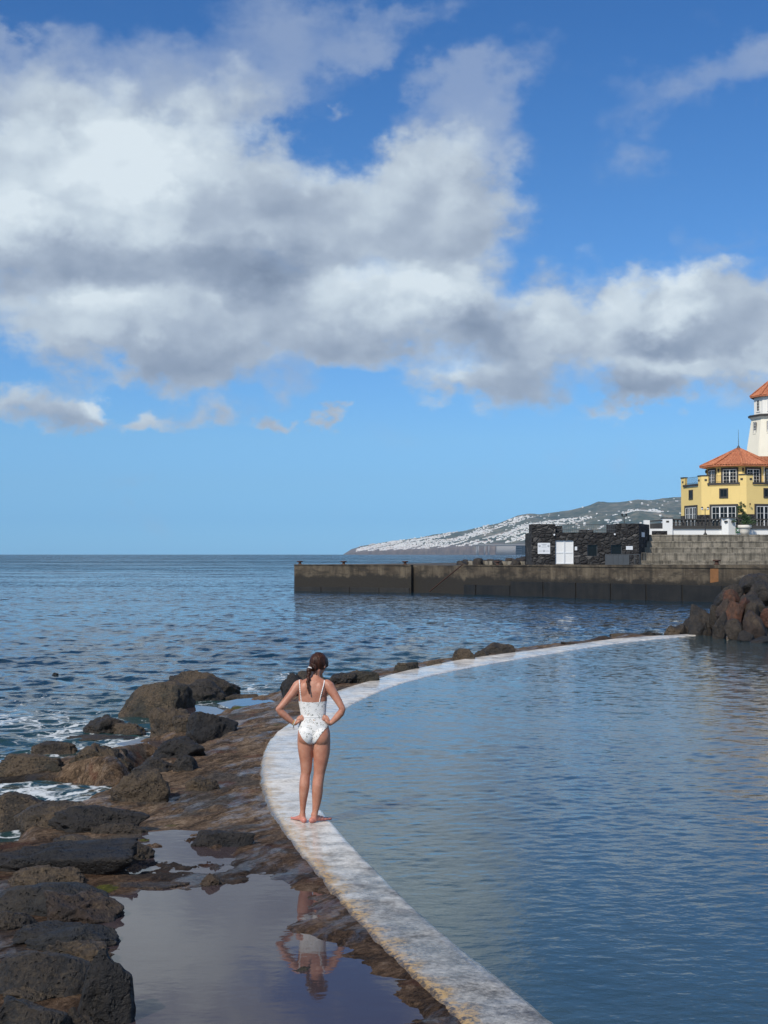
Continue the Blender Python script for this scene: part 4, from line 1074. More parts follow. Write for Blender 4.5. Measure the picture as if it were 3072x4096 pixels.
# ------------------------------------------------------------------ white balustraded terrace wall
def balustrade():
    D = 119.5; r = empty('balustrade_wall', (26, D, TZ), 'white terrace wall with black stone balusters before the yellow building', 'balustrade')
    X = lambda xs, d=D: at(xs, 2100, d).x
    Z = lambda ys, d=D: at(1536, ys, d).z
    zb = TZ - .3; zp = Z(2114.7); zr0 = Z(2103)
    m = MB(); m.box(X(2600), X(2690), D + .06, D + .45, zb, zp - .003); m.box(X(2690), 46, D + .06, D + .45, zb, zp); m.build('wall', WHITEP, r)
    def post(a, b, t=2073.5, fold=None):
        m = MB()
        if fold: m.prism([(X(a), D - .15), (X(fold), D - .35), (X(b), D - .05), (X(b), D + .6), (X(a), D + .6)], zb, Z(t))
        else: m.box(X(a), X(b), D - .1, D + .6, zb, Z(t))
        p = m.build('post', WHITEP, r)
        m = MB(); m.box(X(a) - .05, X(b) + .05, D - .4 if fold else D - .15, D + .65, Z(t), Z(t) + .07); m.build('post_cap', TRIM, p)
        m = MB()
        for c in ((a * .75 + b * .25, a * .25 + b * .75) if fold else ((a + b) / 2,)): m.box(X(c) - .12, X(c) + .12, D - .40 if fold else D - .12, D - .2 if fold else D - .05, Z(2090), Z(2083))
        m.build('light_slot', TRIM, p)
    post(2650, 2689, 2074); post(2886, 2942, 2072.5, 2910); post(3105, 3160, 2072.5, 3130)
    def run(a, b, d0=D):
        m = MB(); m.box(X(a), X(b), d0 - .08, d0 + .42, zp, zr0); m.build('plinth', TRIM, r)
        m = MB(); m.box(X(a), X(b), d0 - .02, d0 + .36, Z(2080), Z(2075)); m.build('rail', TRIM, r)
        n = max(2, int((X(b) - X(a)) / .30)); h = Z(2080) - zr0
        for k in range(n):
            x = X(a) + (X(b) - X(a)) * (k + .5) / n; m = MB()
            m.lathe((x, d0 + .17, zr0), [(.10, 0), (.10, h * .08), (.05, h * .14), (.12, h * .36), (.10, h * .5), (.045, h * .72), (.09, h * .84), (.09, h)], 8)
            m.build('baluster', TRIM, r, True)
    run(2690.5, 2885.5); run(2943, 3104)
    # the balustrade that turns away at the left end
    m = MB(); a, b = X(2602, D + 3), X(2649.5); m.prism([(a, D + 3.0), (b, D - .02), (b, D + .3), (a, D + 3.3)], Z(2114.7), Z(2092)); m.build('plinth', TRIM, r)
    m = MB(); m.prism([(a, D + 3.0), (b, D - .02), (b, D + .3), (a, D + 3.3)], Z(2084), Z(2079)); m.build('rail', TRIM, r)
    m = MB(); m.prism([(a - .5, D + 3.2), (a - .02, D + 3.2), (a - .02, D + 3.7), (a - .5, D + 3.7)], zb, Z(2077)); m.build('post', WHITEP, r)
    m = MB(); m.box(X(2620, 116), X(2675, 116), 116.6, 117.4, TZ, Z(2123, 116)); o = m.build('stone_planter', STONE); tag(o, 'low black stone block on the top step left of the white wall', 'planter')
    # green board with a white cross
    s = MB(); s.box(X(2941), X(2957), D - .16, D - .12, Z(2132), Z(2112)); g = s.build('safety_sign', GREENS); tag(g, 'small green board with a white cross on the white wall by the pot', 'sign')
    m = MB()
    for sgn in (1, -1):
        m.tube((X(2944.5), D - .17, Z(2121 + 5 * sgn)), (X(2953.5), D - .17, Z(2121 - 5 * sgn)), .03, n=4)
    m.build('white_cross', SIGNW, g)
balustrade()
def pot_and_lamp():
    D = 117.5; c = at(2979, 2139, D); c.z = TZ
    r = empty('plant_pot', c, 'large white round plant pot with a rolled rim and stained side on the terrace', 'plant pot')
    h = at(0, 2100, D).z - TZ
    m = MB(); m.lathe(c, [(.32, 0), (.40, h * .35), (.45, h * .68), (.46, h * .70)], 20); m.build('bowl', POTM, r, True)
    m = MB(); m.lathe(c, [(.54, h * .70), (.56, h * .74), (.56, h * .98), (.50, h), (.47, h * .9)], 20); m.build('rim', POTM, r, True)
    # shrub: twiggy stem with leaf clumps
    s = empty('shrub', (c.x, c.y, c.z + h * .9), 'thin loose green shrub growing in the white pot', 'plant')
    rr = np.random.default_rng(3); m = MB(); lf = MB(); base = Vector((c.x - .1, c.y, c.z + h * .85)); top = at(2966, 2010, D)
    m.tube(base, top, .025, .01, 5)
    def leaves(p, rad, n):
        for _ in range(n):
            q = p + Vector(rr.normal(size=3)) * rad * .5; a = Vector(rr.normal(size=3)).normalized(); b = a.orthogonal().normalized() * .035; a = a * .075
            lf.add([q - a, q + b, q + a, q - b], [(0, 1, 2, 3)])
    for k in range(26):
        t = rr.random() ** .8; p = base.lerp(top, t); q = p + Vector((rr.normal() * .28, rr.normal() * .28, rr.random() * .3)) * (1.1 - t * .7)
        m.tube(p, q, .010, .005, 4); leaves(q, .16 * (1.2 - t * .6), 34)
    p = at(2990, 2088, D)
    for k in range(16): leaves(p + Vector((rr.normal() * .22, rr.normal() * .22, rr.normal() * .12)), .2, 34)
    m.build('stem', TRIM, s); lf.build('leaves', LEAF, s)
    # lamp post
    D = 115.9; c = at(2821, 2139, D); c.z = TZ
    r = empty('street_lamp', c, 'slim black lamp post with two lanterns before the balustrade', 'street lamp')
    zt = at(0, 2034, D).z - TZ
    m = MB(); m.lathe(c, [(.16, 0), (.16, .05), (.08, .14), (.045, .22), (.032, .6), (.028, zt)], 10); m.build('pole', IRON, r, True)
    m = MB(); m.tube((c.x - .24, c.y, c.z + zt - .12), (c.x + .24, c.y, c.z + zt - .12), .016, n=6); m.build('arm', IRON, r)
    for sx in (-.24, .24):
        m = MB(); m.lathe((c.x + sx, c.y, c.z + zt - .12), [(.04, 0), (.075, .05), (.095, .17)], 8); l = m.build('lantern', SIGNW, r, True)
        m = MB(); m.lathe((c.x + sx, c.y, c.z + zt + .051), [(.12, 0), (.06, .06), (.015, .11)], 8); m.build('lantern_cap', IRON, l, True)
    # lamp behind the stone building
    D = 126; c = at(2497, 2150, D); t = at(0, 2060, D).z
    r = empty('street_lamp', (c.x, D, 2.2), 'thin dark lamp post rising behind the stone building roof', 'street lamp')
    m = MB(); m.tube((c.x, D, 2.2), (c.x, D, t), .05, .03, 8); m.build('pole', IRON, r)
    for sx in (-.18, .18):
        m = MB(); m.tube((c.x, D, t - .12), (c.x + sx, D, t - .12), .02, n=5); m.lathe((c.x + sx, D, t - .12), [(.05, 0), (.09, .18), (.10, .2), (.02, .28)], 8); m.build('lantern', IRON, r)
pot_and_lamp()
# ------------------------------------------------------------------ yellow octagonal building
def octo(c, Rr, a0, n=8):
    """plan corners, angle measured from the direction of the viewer (-Y), positive to the right"""
    return [(c[0] + Rr * math.sin(R(a0 + 45 * k)), c[1] - Rr * math.cos(R(a0 + 45 * k))) for k in range(n)]
def tiled_roof(name, corners, apex, z0, mat, parent, pitch=.30, lift=.10):
    """ribbed tile roof over an octagon: each facet is corrugated down the slope"""
    m = MB(); n = len(corners)
    for i in range(n):
        a = Vector((*corners[i], z0)); b = Vector((*corners[(i + 1) % n], z0)); ap = Vector(apex); L = (b - a).length
        k = max(4, int(L / pitch)) * 4; rows = 6; nrm = (b - a).cross(ap - a).normalized()
        if nrm.z < 0: nrm = -nrm
        vs = []
        for r in range(rows + 1):
            t = r / rows; w = (1 - t)
            for j in range(k + 1):
                s = j / k; off = ((s - .5) * w + .5)
                x = (s - .5) * L * w                                # position across the facet
                h = lift * abs(math.sin(math.pi * x / pitch)) * min(1, w * 6)
                e = min(s, 1 - s) * k / 3
                sag = -.10 * math.sin(math.pi * t)
                p = a.lerp(b, s) * w + ap * t + nrm * (h * min(1, e)) + Vector((0, 0, sag))
                vs.append(p)
        fs = [(r * (k + 1) + j, r * (k + 1) + j + 1, (r + 1) * (k + 1) + j + 1, (r + 1) * (k + 1) + j) for r in range(rows) for j in range(k)]
        m.add(vs, fs)
        m.add([a + Vector((0, 0, -.12)), b + Vector((0, 0, -.12)), b + Vector((0, 0, .0)), a + Vector((0, 0, .0))], [(0, 1, 2, 3)])
    m.add([(x, y, z0 - .12) for x, y in corners], [tuple(range(n - 1, -1, -1))])
    o = m.build(name, mat, parent)
    h = MB()
    for c in corners: h.tube((*c, z0 + .05), (apex[0], apex[1], apex[2] + .02), .11, .06, 8)
    h.build('ridge_tiles', mat, o, True)
    return o
def facet(corners, i):
    p = Vector(corners[i]); q = Vector(corners[(i + 1) % 8]); u = (q - p).normalized(); n = Vector((u.y, -u.x))
    return p, q, u, n          # n points outward
def framed_opening(parent, p, u, n, s0, s1, z0, z1, fw, leaves, panes, depth=.18, name='window', frame=TRIM, sash=PAINTW, sill=True, proud=.06):
    """stone surround, white sashes with glazing bars and glass, all standing off the wall plane"""
    nn = -n
    def B(m, a, b, c, d, e, f): m.obox(p, u, nn, a, b, c, d, e, f)
    m = MB()
    B(m, s0 - fw, s0, -proud, .0, z0, z1); B(m, s1, s1 + fw, -proud, .0, z0, z1); B(m, s0 - fw, s1 + fw, -proud, .0, z1, z1 + fw)
    if sill: B(m, s0 - fw, s1 + fw, -proud - .03, .0, z0 - fw * .8, z0)
    w = m.build(name, frame, parent)
    m = MB(); B(m, s0, s1, -.012, -.006, z0, z1); m.build('pane', GLASS, w)
    if leaves:
        m = MB(); L = (s1 - s0) / leaves; t = .06
        for k in range(leaves):
            a, b = s0 + k * L, s0 + (k + 1) * L
            B(m, a, a + t, -.05, -.013, z0, z1); B(m, b - t, b, -.05, -.013, z0, z1)
            B(m, a + t, b - t, -.05, -.013, z0, z0 + t * 1.5); B(m, a + t, b - t, -.05, -.013, z1 - t, z1)
            for c in range(1, panes[0]): x = a + t + (L - 2 * t) * c / panes[0]; B(m, x - .013, x + .013, -.035, -.013, z0 + t * 1.5, z1 - t)
            for c in range(1, panes[1]): z = z0 + (z1 - z0) * c / panes[1]; B(m, a + t, b - t, -.032, -.013, z - .013, z + .013)
        m.build('sash', sash, w)
    return w
def yellow_building():
    ctr = (at(2650 + 1045 / 3.351, 2000, 155).x, 155.0)
    root = empty('yellow_building', (ctr[0], ctr[1], TZ), 'yellow two-storey octagonal building with orange tiled roof and roof terrace', 'building')
    Z = lambda y7, d=149.5: at(1536, 1500 + y7 / 3.351, d).z
    Rl = 6.36; cor = octo(ctr, Rl, -8.5 - 180)
    m = MB(); zbase = TZ - .4; zpar = Z(1475); m.prism(cor[::1] if True else cor, zbase, zpar); wall = m.build('wall', YELLOW, root)
    def fi(a):  # facet index whose start corner is at angle a
        return [i for i in range(8) if abs(((-188.5 + 45 * i - a) + 180) % 360 - 180) < 1][0]
    px = 127.0 * 1.0
    for ang in (-98.5, -53.5, -8.5, 36.5):
        i = fi(ang); p, q, u, n = facet(cor, i); L = (q - p).length
        # corner piers of the parapet
        for s0, s1 in ((0, .78), (L - .78, L)):
            m = MB(); m.obox(p, u, -n, s0, s1, -.003, .35, zpar, Z(1345)); k = m.build('parapet_pier', YELLOW, root)
            m = MB(); m.obox(p, u, -n, s0 - .03, s1 + .03, -.06, .42, Z(1345), Z(1330)); m.build('pier_cap', TRIM, k)
            sm = (s0 + .5) if s0 == 0 else (s1 - .5)
            m = MB(); m.obox(p, u, -n, sm - .13, sm + .13, -.05, -.004, Z(1410), Z(1385)); m.build('light_slot', TRIM, k)
        m = MB(); m.obox(p, u, -n, .70, L - .70, -.14, .25, Z(1470), Z(1440)); m.build('terrace_ledge', TRIM, root)
        # terrace railing
        m = MB()
        for z in (Z(1345), Z(1425)): a = p + u * .8 + (-n) * .12; b = p + u * (L - .8) + (-n) * .12; m.tube((a.x, a.y, z), (b.x, b.y, z), .018, n=5)
        x = .85
        while x < L - .8:
            a = p + u * x - n * .12; m.tube((a.x, a.y, Z(1440)), (a.x, a.y, Z(1345)), .011, n=4); x += .14
        m.build('terrace_railing', IRON, root)
        framed_opening(root, p, u, n, L / 2 - .39, L / 2 + .39, Z(1638), Z(1528), .09, 1, (2, 1), name='window', sash=TRIM)
        framed_opening(root, p, u, n, L / 2 - 1.30, L / 2 + 1.30, zbase + .2, Z(1760), .24, 3, (2, 5), name='glazed_door', sill=False)
        # black stone base course on both sides of the doors
        for s0, s1 in ((-.02, L / 2 - 1.56), (L / 2 + 1.56, L + .02)):
            m = MB(); m.obox(p, u, -n, s0, s1, -.05, .1, zbase, Z(1868)); m.build('base_course', STONE, root)
    # upper storey
    cu = (at(2650 + 1020 / 3.351, 1850, 155).x, 155.0); up = octo(cu, 3.45, -188.5)
    ze = Z(1198, 151.5); m = MB(); m.prism(up, zpar - .1, ze); m.build('upper_storey', YELLOW, root)
    zf = Z(1450, 151.7)
    for ang in (-98.5, -53.5, -8.5, 36.5):
        i = fi(ang); p, q, u, n = facet(up, i); L = (q - p).length
        framed_opening(root, p, u, n, L / 2 - .74, L / 2 + .74, zf, Z(1262, 152), .20, 2, (2, 4), name='terrace_door', sill=False)
        for s in (.10,):
            a = p + u * s + n * .10; m = MB(); m.lathe((a.x, a.y, Z(1290, 152)), [(.02, -.05), (.08, 0), (.11, .24), (.03, .36)], 6); m.build('wall_lantern', IRON, root)
    ev = octo(cu, 4.2, -188.5); ap = (cu[0], cu[1], Z(975, 155))
    tiled_roof('roof', ev, ap, Z(1200, 151.2), TILE, root)
    m = MB(); m.lathe((ap[0], ap[1], ap[2] - .05), [(.22, 0), (.16, .15), (.06, .3)], 10); m.tube((ap[0], ap[1], ap[2] + .1), (ap[0], ap[1], Z(730, 155)), .035, .012, 6); m.build('finial', GREYIRON, root)
    # white downpipe on the upper corner
    a = up[(fi(36.5))]; m = MB(); m.tube((a[0] - .03, a[1] - .06, zf), (a[0] - .03, a[1] - .06, Z(1205, 151.5)), .05, n=6); m.build('downpipe', WHITEP, root)
    # small wall lamp bracket beside the right-hand doors
    p, q, u, n = facet(cor, fi(-8.5)); a = p + u * .35 + n * .02; m = MB(); m.tube((a.x, a.y, Z(1775)), (a.x - .05, a.y - .35, Z(1735)), .02, n=5); m.lathe((a.x - .05, a.y - .35, Z(1745)), [(.05, 0), (.09, .1), (.02, .2)], 6); m.build('wall_lantern', IRON, root)
yellow_building()

def lighthouse():
    D = 168.0; ctr = (at(2650 + 1490 / 3.351, 1700, D).x, D); k = D / 165
    root = empty('lighthouse', (ctr[0], ctr[1], TZ), 'white tapering octagonal tower with orange tiled roof at the right edge', 'tower')
    Z = lambda y7, d=165.5: at(1536, 1500 + y7 / 3.351, d).z
    s = 5680 / 165.5 * 3.351
    A0 = -183.2
    Rt = 262 / s
    top = octo(ctr, Rt, A0); a = octo(ctr, 300 / s, A0); b = octo(ctr, 372 / s, A0); c = octo(ctr, 560 / s, A0)
    m = MB(); m.prism(b, Z(1030), Z(575), a); m.prism(c, TZ - .3, Z(1030), b); m.build('tower_wall', CREAM, root)
    m = MB(); m.prism(top, Z(545), Z(262)); m.build('lantern_room', WHITE, root)
    m = MB(); m.prism(octo(ctr, 302 / s, A0), Z(576), Z(548), octo(ctr, 340 / s, A0)); m.build('gallery_cornice', WHITE, root)
    m = MB(); m.prism(octo(ctr, 345 / s, A0), Z(548), Z(530)); m.prism(octo(ctr, 350 / s, A0), Z(530), Z(512), octo(ctr, 320 / s, A0)); m.build('gallery_ledge', TRIM, root)
    tiled_roof('roof', octo(ctr, 318 / s, A0), (ctr[0], ctr[1], Z(30, 168)), Z(262), TILE, root, .26, .08)
    for i in range(8):
        ang = (A0 + 45 * i + 22.5 + 360) % 360
        if 120 < ang < 240: continue
        p, q, u, n = facet(top, i); L = (q - p).length
        framed_opening(root, p, u, n, L / 2 - .30, L / 2 + .30, Z(470), Z(312), .06, 1, (2, 4), name='window', frame=WHITE)
        # lower windows sit in the sloping wall
        pa, qa, ua, na = facet(a, i); pb, qb, ub, nb = facet(b, i)
        t = (Z(700) - Z(1030)) / (Z(575) - Z(1030)); pm = pb.lerp(pa, t); Lm = (qb.lerp(qa, t) - pm).length
        framed_opening(root, pm + n * .02, u, n, Lm / 2 - .26, Lm / 2 + .26, Z(775), Z(620), .05, 1, (2, 4), name='window', frame=TRIM)
    m = MB(); x = at(2650 + 1360 / 3.351, 1825, 160); m.box(x.x - .6, x.x + 3, 160, 161, x.z - 1.2, x.z); o = m.build('ridge_tiles', TILE, root)
lighthouse()
# ------------------------------------------------------------------ far coast, village, airport deck
SKYL = [(1374,2217),(1392,2206),(1407,2196),(1425,2191),(1444,2184),(1492,2177),(1558,2166),(1612,2160),(1673,2151),(1733,2139),(1793,2131),(1853,2124),(1914,2109),(1956,2100),(2000,2091),(2065,2065),(2110,2054),(2161,2056),(2220,2049),(2291,2039),(2342,2026),(2394,2007),(2452,2009),(2504,2007),(2549,1999),(2594,2002),(2646,1994),(2730,1988),(2850,1980),(3000,1968),(3400,1950),(4200,1930)]
def coast_d(xs): return np.interp(xs, [1370, 1600, 1900, 2100, 2700, 4200], [10800, 9800, 8400, 7900, 6900, 6200])
HT = {}
def build_hill():
    cols = np.linspace(1374, 4200, 900); rows = 150; V = np.zeros((len(cols), rows, 3))
    ys = np.interp(cols, [p[0] for p in SKYL], [p[1] for p in SKYL])
    dc = coast_d(cols); dep = np.interp(cols, [1374, 1450, 1700, 2100, 2700, 4200], [250, 700, 1500, 2300, 2900, 3200]); u = (cols - 1536) / F
    el = np.array([tanv(y) for y in ys]); cliff = np.interp(cols, [1374, 1400, 1500, 1800, 2200, 4200], [2, 12, 26, 40, 55, 70])
    for j in range(rows):
        t = j / (rows - 1); d = dc + dep * t; zt = CAMZ + el * (dc + dep)
        z = cliff + np.maximum(zt - cliff, 0) * (t ** .92)
        if j == 0: z = z * 0 - 5
        elif j == 1: z = np.minimum(z, zt) * .55
        V[:, j] = np.c_[u * d, d, z]
    P = V.reshape(-1, 3).copy(); t = np.tile(np.arange(rows) / (rows - 1), len(cols))
    n = fbm(np.c_[P[:, 0], P[:, 1], P[:, 0] * 0], 1 / 900, 5, .55, 3); n2 = fbm(np.c_[P[:, 0], P[:, 1] * .4, P[:, 0] * 0], 1 / 260, 4, .55, 8)
    amp = np.repeat(np.interp(cols, [1374, 1500, 2100, 4200], [0, 12, 60, 80]), rows)
    P[:, 2] += (n * amp + n2 * amp * .35) * np.sin(math.pi * np.clip(t, 0, 1)) * (t > .02)
    P[:, 2] += fbm(np.c_[P[:, 0], P[:, 1], P[:, 0] * 0], 1 / 60, 2, .5, 5) * 5 * (t > .9) * np.minimum(1, amp / 30)
    # a back slope so that the ridge has depth
    back = np.c_[u * (dc + dep + 2500), dc + dep + 2500, el * 0 - 5]
    G = np.concatenate([P.reshape(len(cols), rows, 3), back[:, None, :]], 1); r2 = rows + 1
    i = (np.arange(len(cols) - 1)[:, None] * r2 + np.arange(r2 - 1)[None, :]).ravel()
    o = mesh_obj('hills', G.reshape(-1, 3), np.stack([i, i + r2, i + r2 + 1, i + 1], 1), HILLM, None, True); tag(o, kind='structure')
    return P.reshape(len(cols), rows, 3), cols
HP, HC = build_hill()
def hill_at(xs, t):
    c = (xs - HC[0]) / (HC[-1] - HC[0]) * (len(HC) - 1); i = int(min(max(c, 0), len(HC) - 2)); a = c - i
    r = t * (HP.shape[1] - 1); j = int(min(max(r, 0), HP.shape[1] - 2)); b = r - j
    return (HP[i, j] * (1 - a) + HP[i + 1, j] * a) * (1 - b) + (HP[i, j + 1] * (1 - a) + HP[i + 1, j + 1] * a) * b
def village():
    rr = np.random.default_rng(12)
    W1 = simple('house_wall_white', (.86, .85, .82), .9, .06, .02); R1 = simple('house_roof_tile', (.38, .20, .13), .9, .2, .3)
    def house_geo(w, d, h, roof):
        v = [(-w, -d, -6), (w, -d, -6), (w, d, -6), (-w, d, -6), (-w, -d, h), (w, -d, h), (w, d, h), (-w, d, h)]
        f = [(0, 1, 5, 4), (1, 2, 6, 5), (2, 3, 7, 6), (3, 0, 4, 7), (4, 5, 6, 7)]; fm = [0] * 5
        if roof:
            v += [(-w * 1.06, -d * 1.1, h), (w * 1.06, -d * 1.1, h), (w * 1.06, d * 1.1, h), (-w * 1.06, d * 1.1, h), (-w * .6, 0, h + d * .45), (w * .6, 0, h + d * .45)]
            f += [(8, 9, 13, 12), (9, 10, 13), (10, 11, 12, 13), (11, 8, 12)]; fm += [1] * 4
        return v, f, fm
    pts = []
    tries = 0
    while len(pts) < 3800 and tries < 90000:
        tries += 1
        xs = rr.uniform(1425, 2760); t = rr.random() ** .95 * .97 + .02
        dens = np.interp(xs, [1425, 1500, 1650, 2150, 2300, 2760], [.5, .8, 1, 1, .75, .6])
        lim = np.interp(xs, [1425, 1700, 2000, 2100, 2250, 2400, 2760], [1, 1, 1, .92, .70, .60, .55])
        if t > lim and rr.random() > .035: continue
        if t < np.interp(xs, [1425, 1900, 2100, 2700], [.02, .06, .12, .12]): continue
        p = hill_at(xs, t); cl = fbm(np.array([[p[0], p[1], 0.]]), 1 / 190, 3, .6, 44)[0]
        if cl < rr.normal() * .10 + .02 + (1 - dens) * .4: continue
        pts.append((p, xs, t))
    protos = []
    for k in range(10):
        w = rr.uniform(5, 11); v, f, fm = house_geo(w, rr.uniform(4, 6), rr.uniform(3.5, 9), rr.random() < .35); protos.append((v, f, fm))
    meshes = []
    for v, f, fm in protos:
        me = bpy.data.meshes.new('house'); me.from_pydata(v, [], f); me.materials.append(W1); me.materials.append(R1); me.polygons.foreach_set('material_index', fm); me.update(); meshes.append(me)
    pts.sort(key=lambda q: q[0][1])
    # the nearest ones that clear the stone building count as houses of their own
    own = [q for q in pts if q[1] < 2125 or q[2] > .33][:300]
    ids = {id(q) for q in own}
    for q in own:
        o = bpy.data.objects.new('house', meshes[rr.integers(10)]); COL.objects.link(o); o.location = q[0] + np.array([0, 0, 1.0]); s = rr.uniform(.45, .95); o.scale = (s, s, s * rr.uniform(.8, 1.1)); o.rotation_euler.z = rr.uniform(-.6, .6)
        tag(o, 'small white house among many on the far hillside across the bay', 'house', 'white houses on the far hillside')
    V = []; Fs = []; FM = []
    for q in pts:
        if id(q) in ids: continue
        v, f, fm = protos[rr.integers(10)]; s = rr.uniform(.32, .75); a = rr.uniform(-.6, .6); b = len(V)
        for x, y, z in v: V.append((q[0][0] + (x * math.cos(a) - y * math.sin(a)) * s, q[0][1] + (x * math.sin(a) + y * math.cos(a)) * s, q[0][2] + 1 + z * s))
        Fs += [tuple(i + b for i in g) for g in f]; FM += fm
    o = mesh_obj('hillside_houses', V, Fs, W1, None, False, [W1, R1], FM)
    tag(o, 'dense spread of small white houses with some orange roofs over the hillside', 'houses', None, 'stuff')
village()
def airport():
    CM = simple('viaduct_concrete', (.32, .31, .30), .9, .1, .05)
    D = 7750.; root = empty('airport_viaduct', (at(2020, 2215, D).x, D, 0), 'long concrete runway deck on rows of tall columns along the far shore', 'viaduct')
    X = lambda xs, d=D: at(xs, 2200, d).x
    z0 = at(0, 2181, D).z; z1 = at(0, 2177.5, D).z
    m = MB(); m.box(X(1896), X(2150), D, D + 120, z0, z1); m.build('deck', CM, root)
    cols = [1908, 1914, 1940, 1956] + list(np.linspace(1988, 2062, 22))
    for c in cols:
        for dd in (6, 60):
            m = MB(); m.tube((X(c), D + dd, -3), (X(c), D + dd, z0), 3.0, n=8); m.build('column', CM, root, True)
    m = MB(); m.box(X(2052), X(2150), D + 70, D + 118, -3, z0 - 1)
    m.build('retaining_wall', simple('dark_retaining_wall', (.10, .095, .09), .9, .2, .05), root)
    m = MB()
    for k in range(5): m.box(X(2052), X(2092), D + 62, D + 69.9, z0 - 14 - k * 13, z0 - 8 - k * 13)
    m.build('wall_bands', CM, root)
airport()
# ------------------------------------------------------------------ air
def haze():
    me = bpy.data.meshes.new('haze'); bm = bmesh.new(); bmesh.ops.create_cube(bm, size=1); bm.to_mesh(me); bm.free()
    o = bpy.data.objects.new('haze', me); COL.objects.link(o); o.scale = (17000, 14600, 760); o.location = (0, 7000, 380 - 7)
    m = bpy.data.materials.new('haze'); m.use_nodes = True; t = NT(m.node_tree); t.n.clear()
    out = t.new('ShaderNodeOutputMaterial'); v = t.new('ShaderNodeVolumePrincipled'); v.inputs['Color'].default_value = (.52, .76, 1.0, 1); v.inputs['Density'].default_value = HAZE
    v.inputs['Anisotropy'].default_value = 0.0
    t.l.new(v.outputs[0], out.inputs['Volume']); me.materials.append(m)
    tag(o, kind='stuff')
HAZE = 3.6e-5
haze()
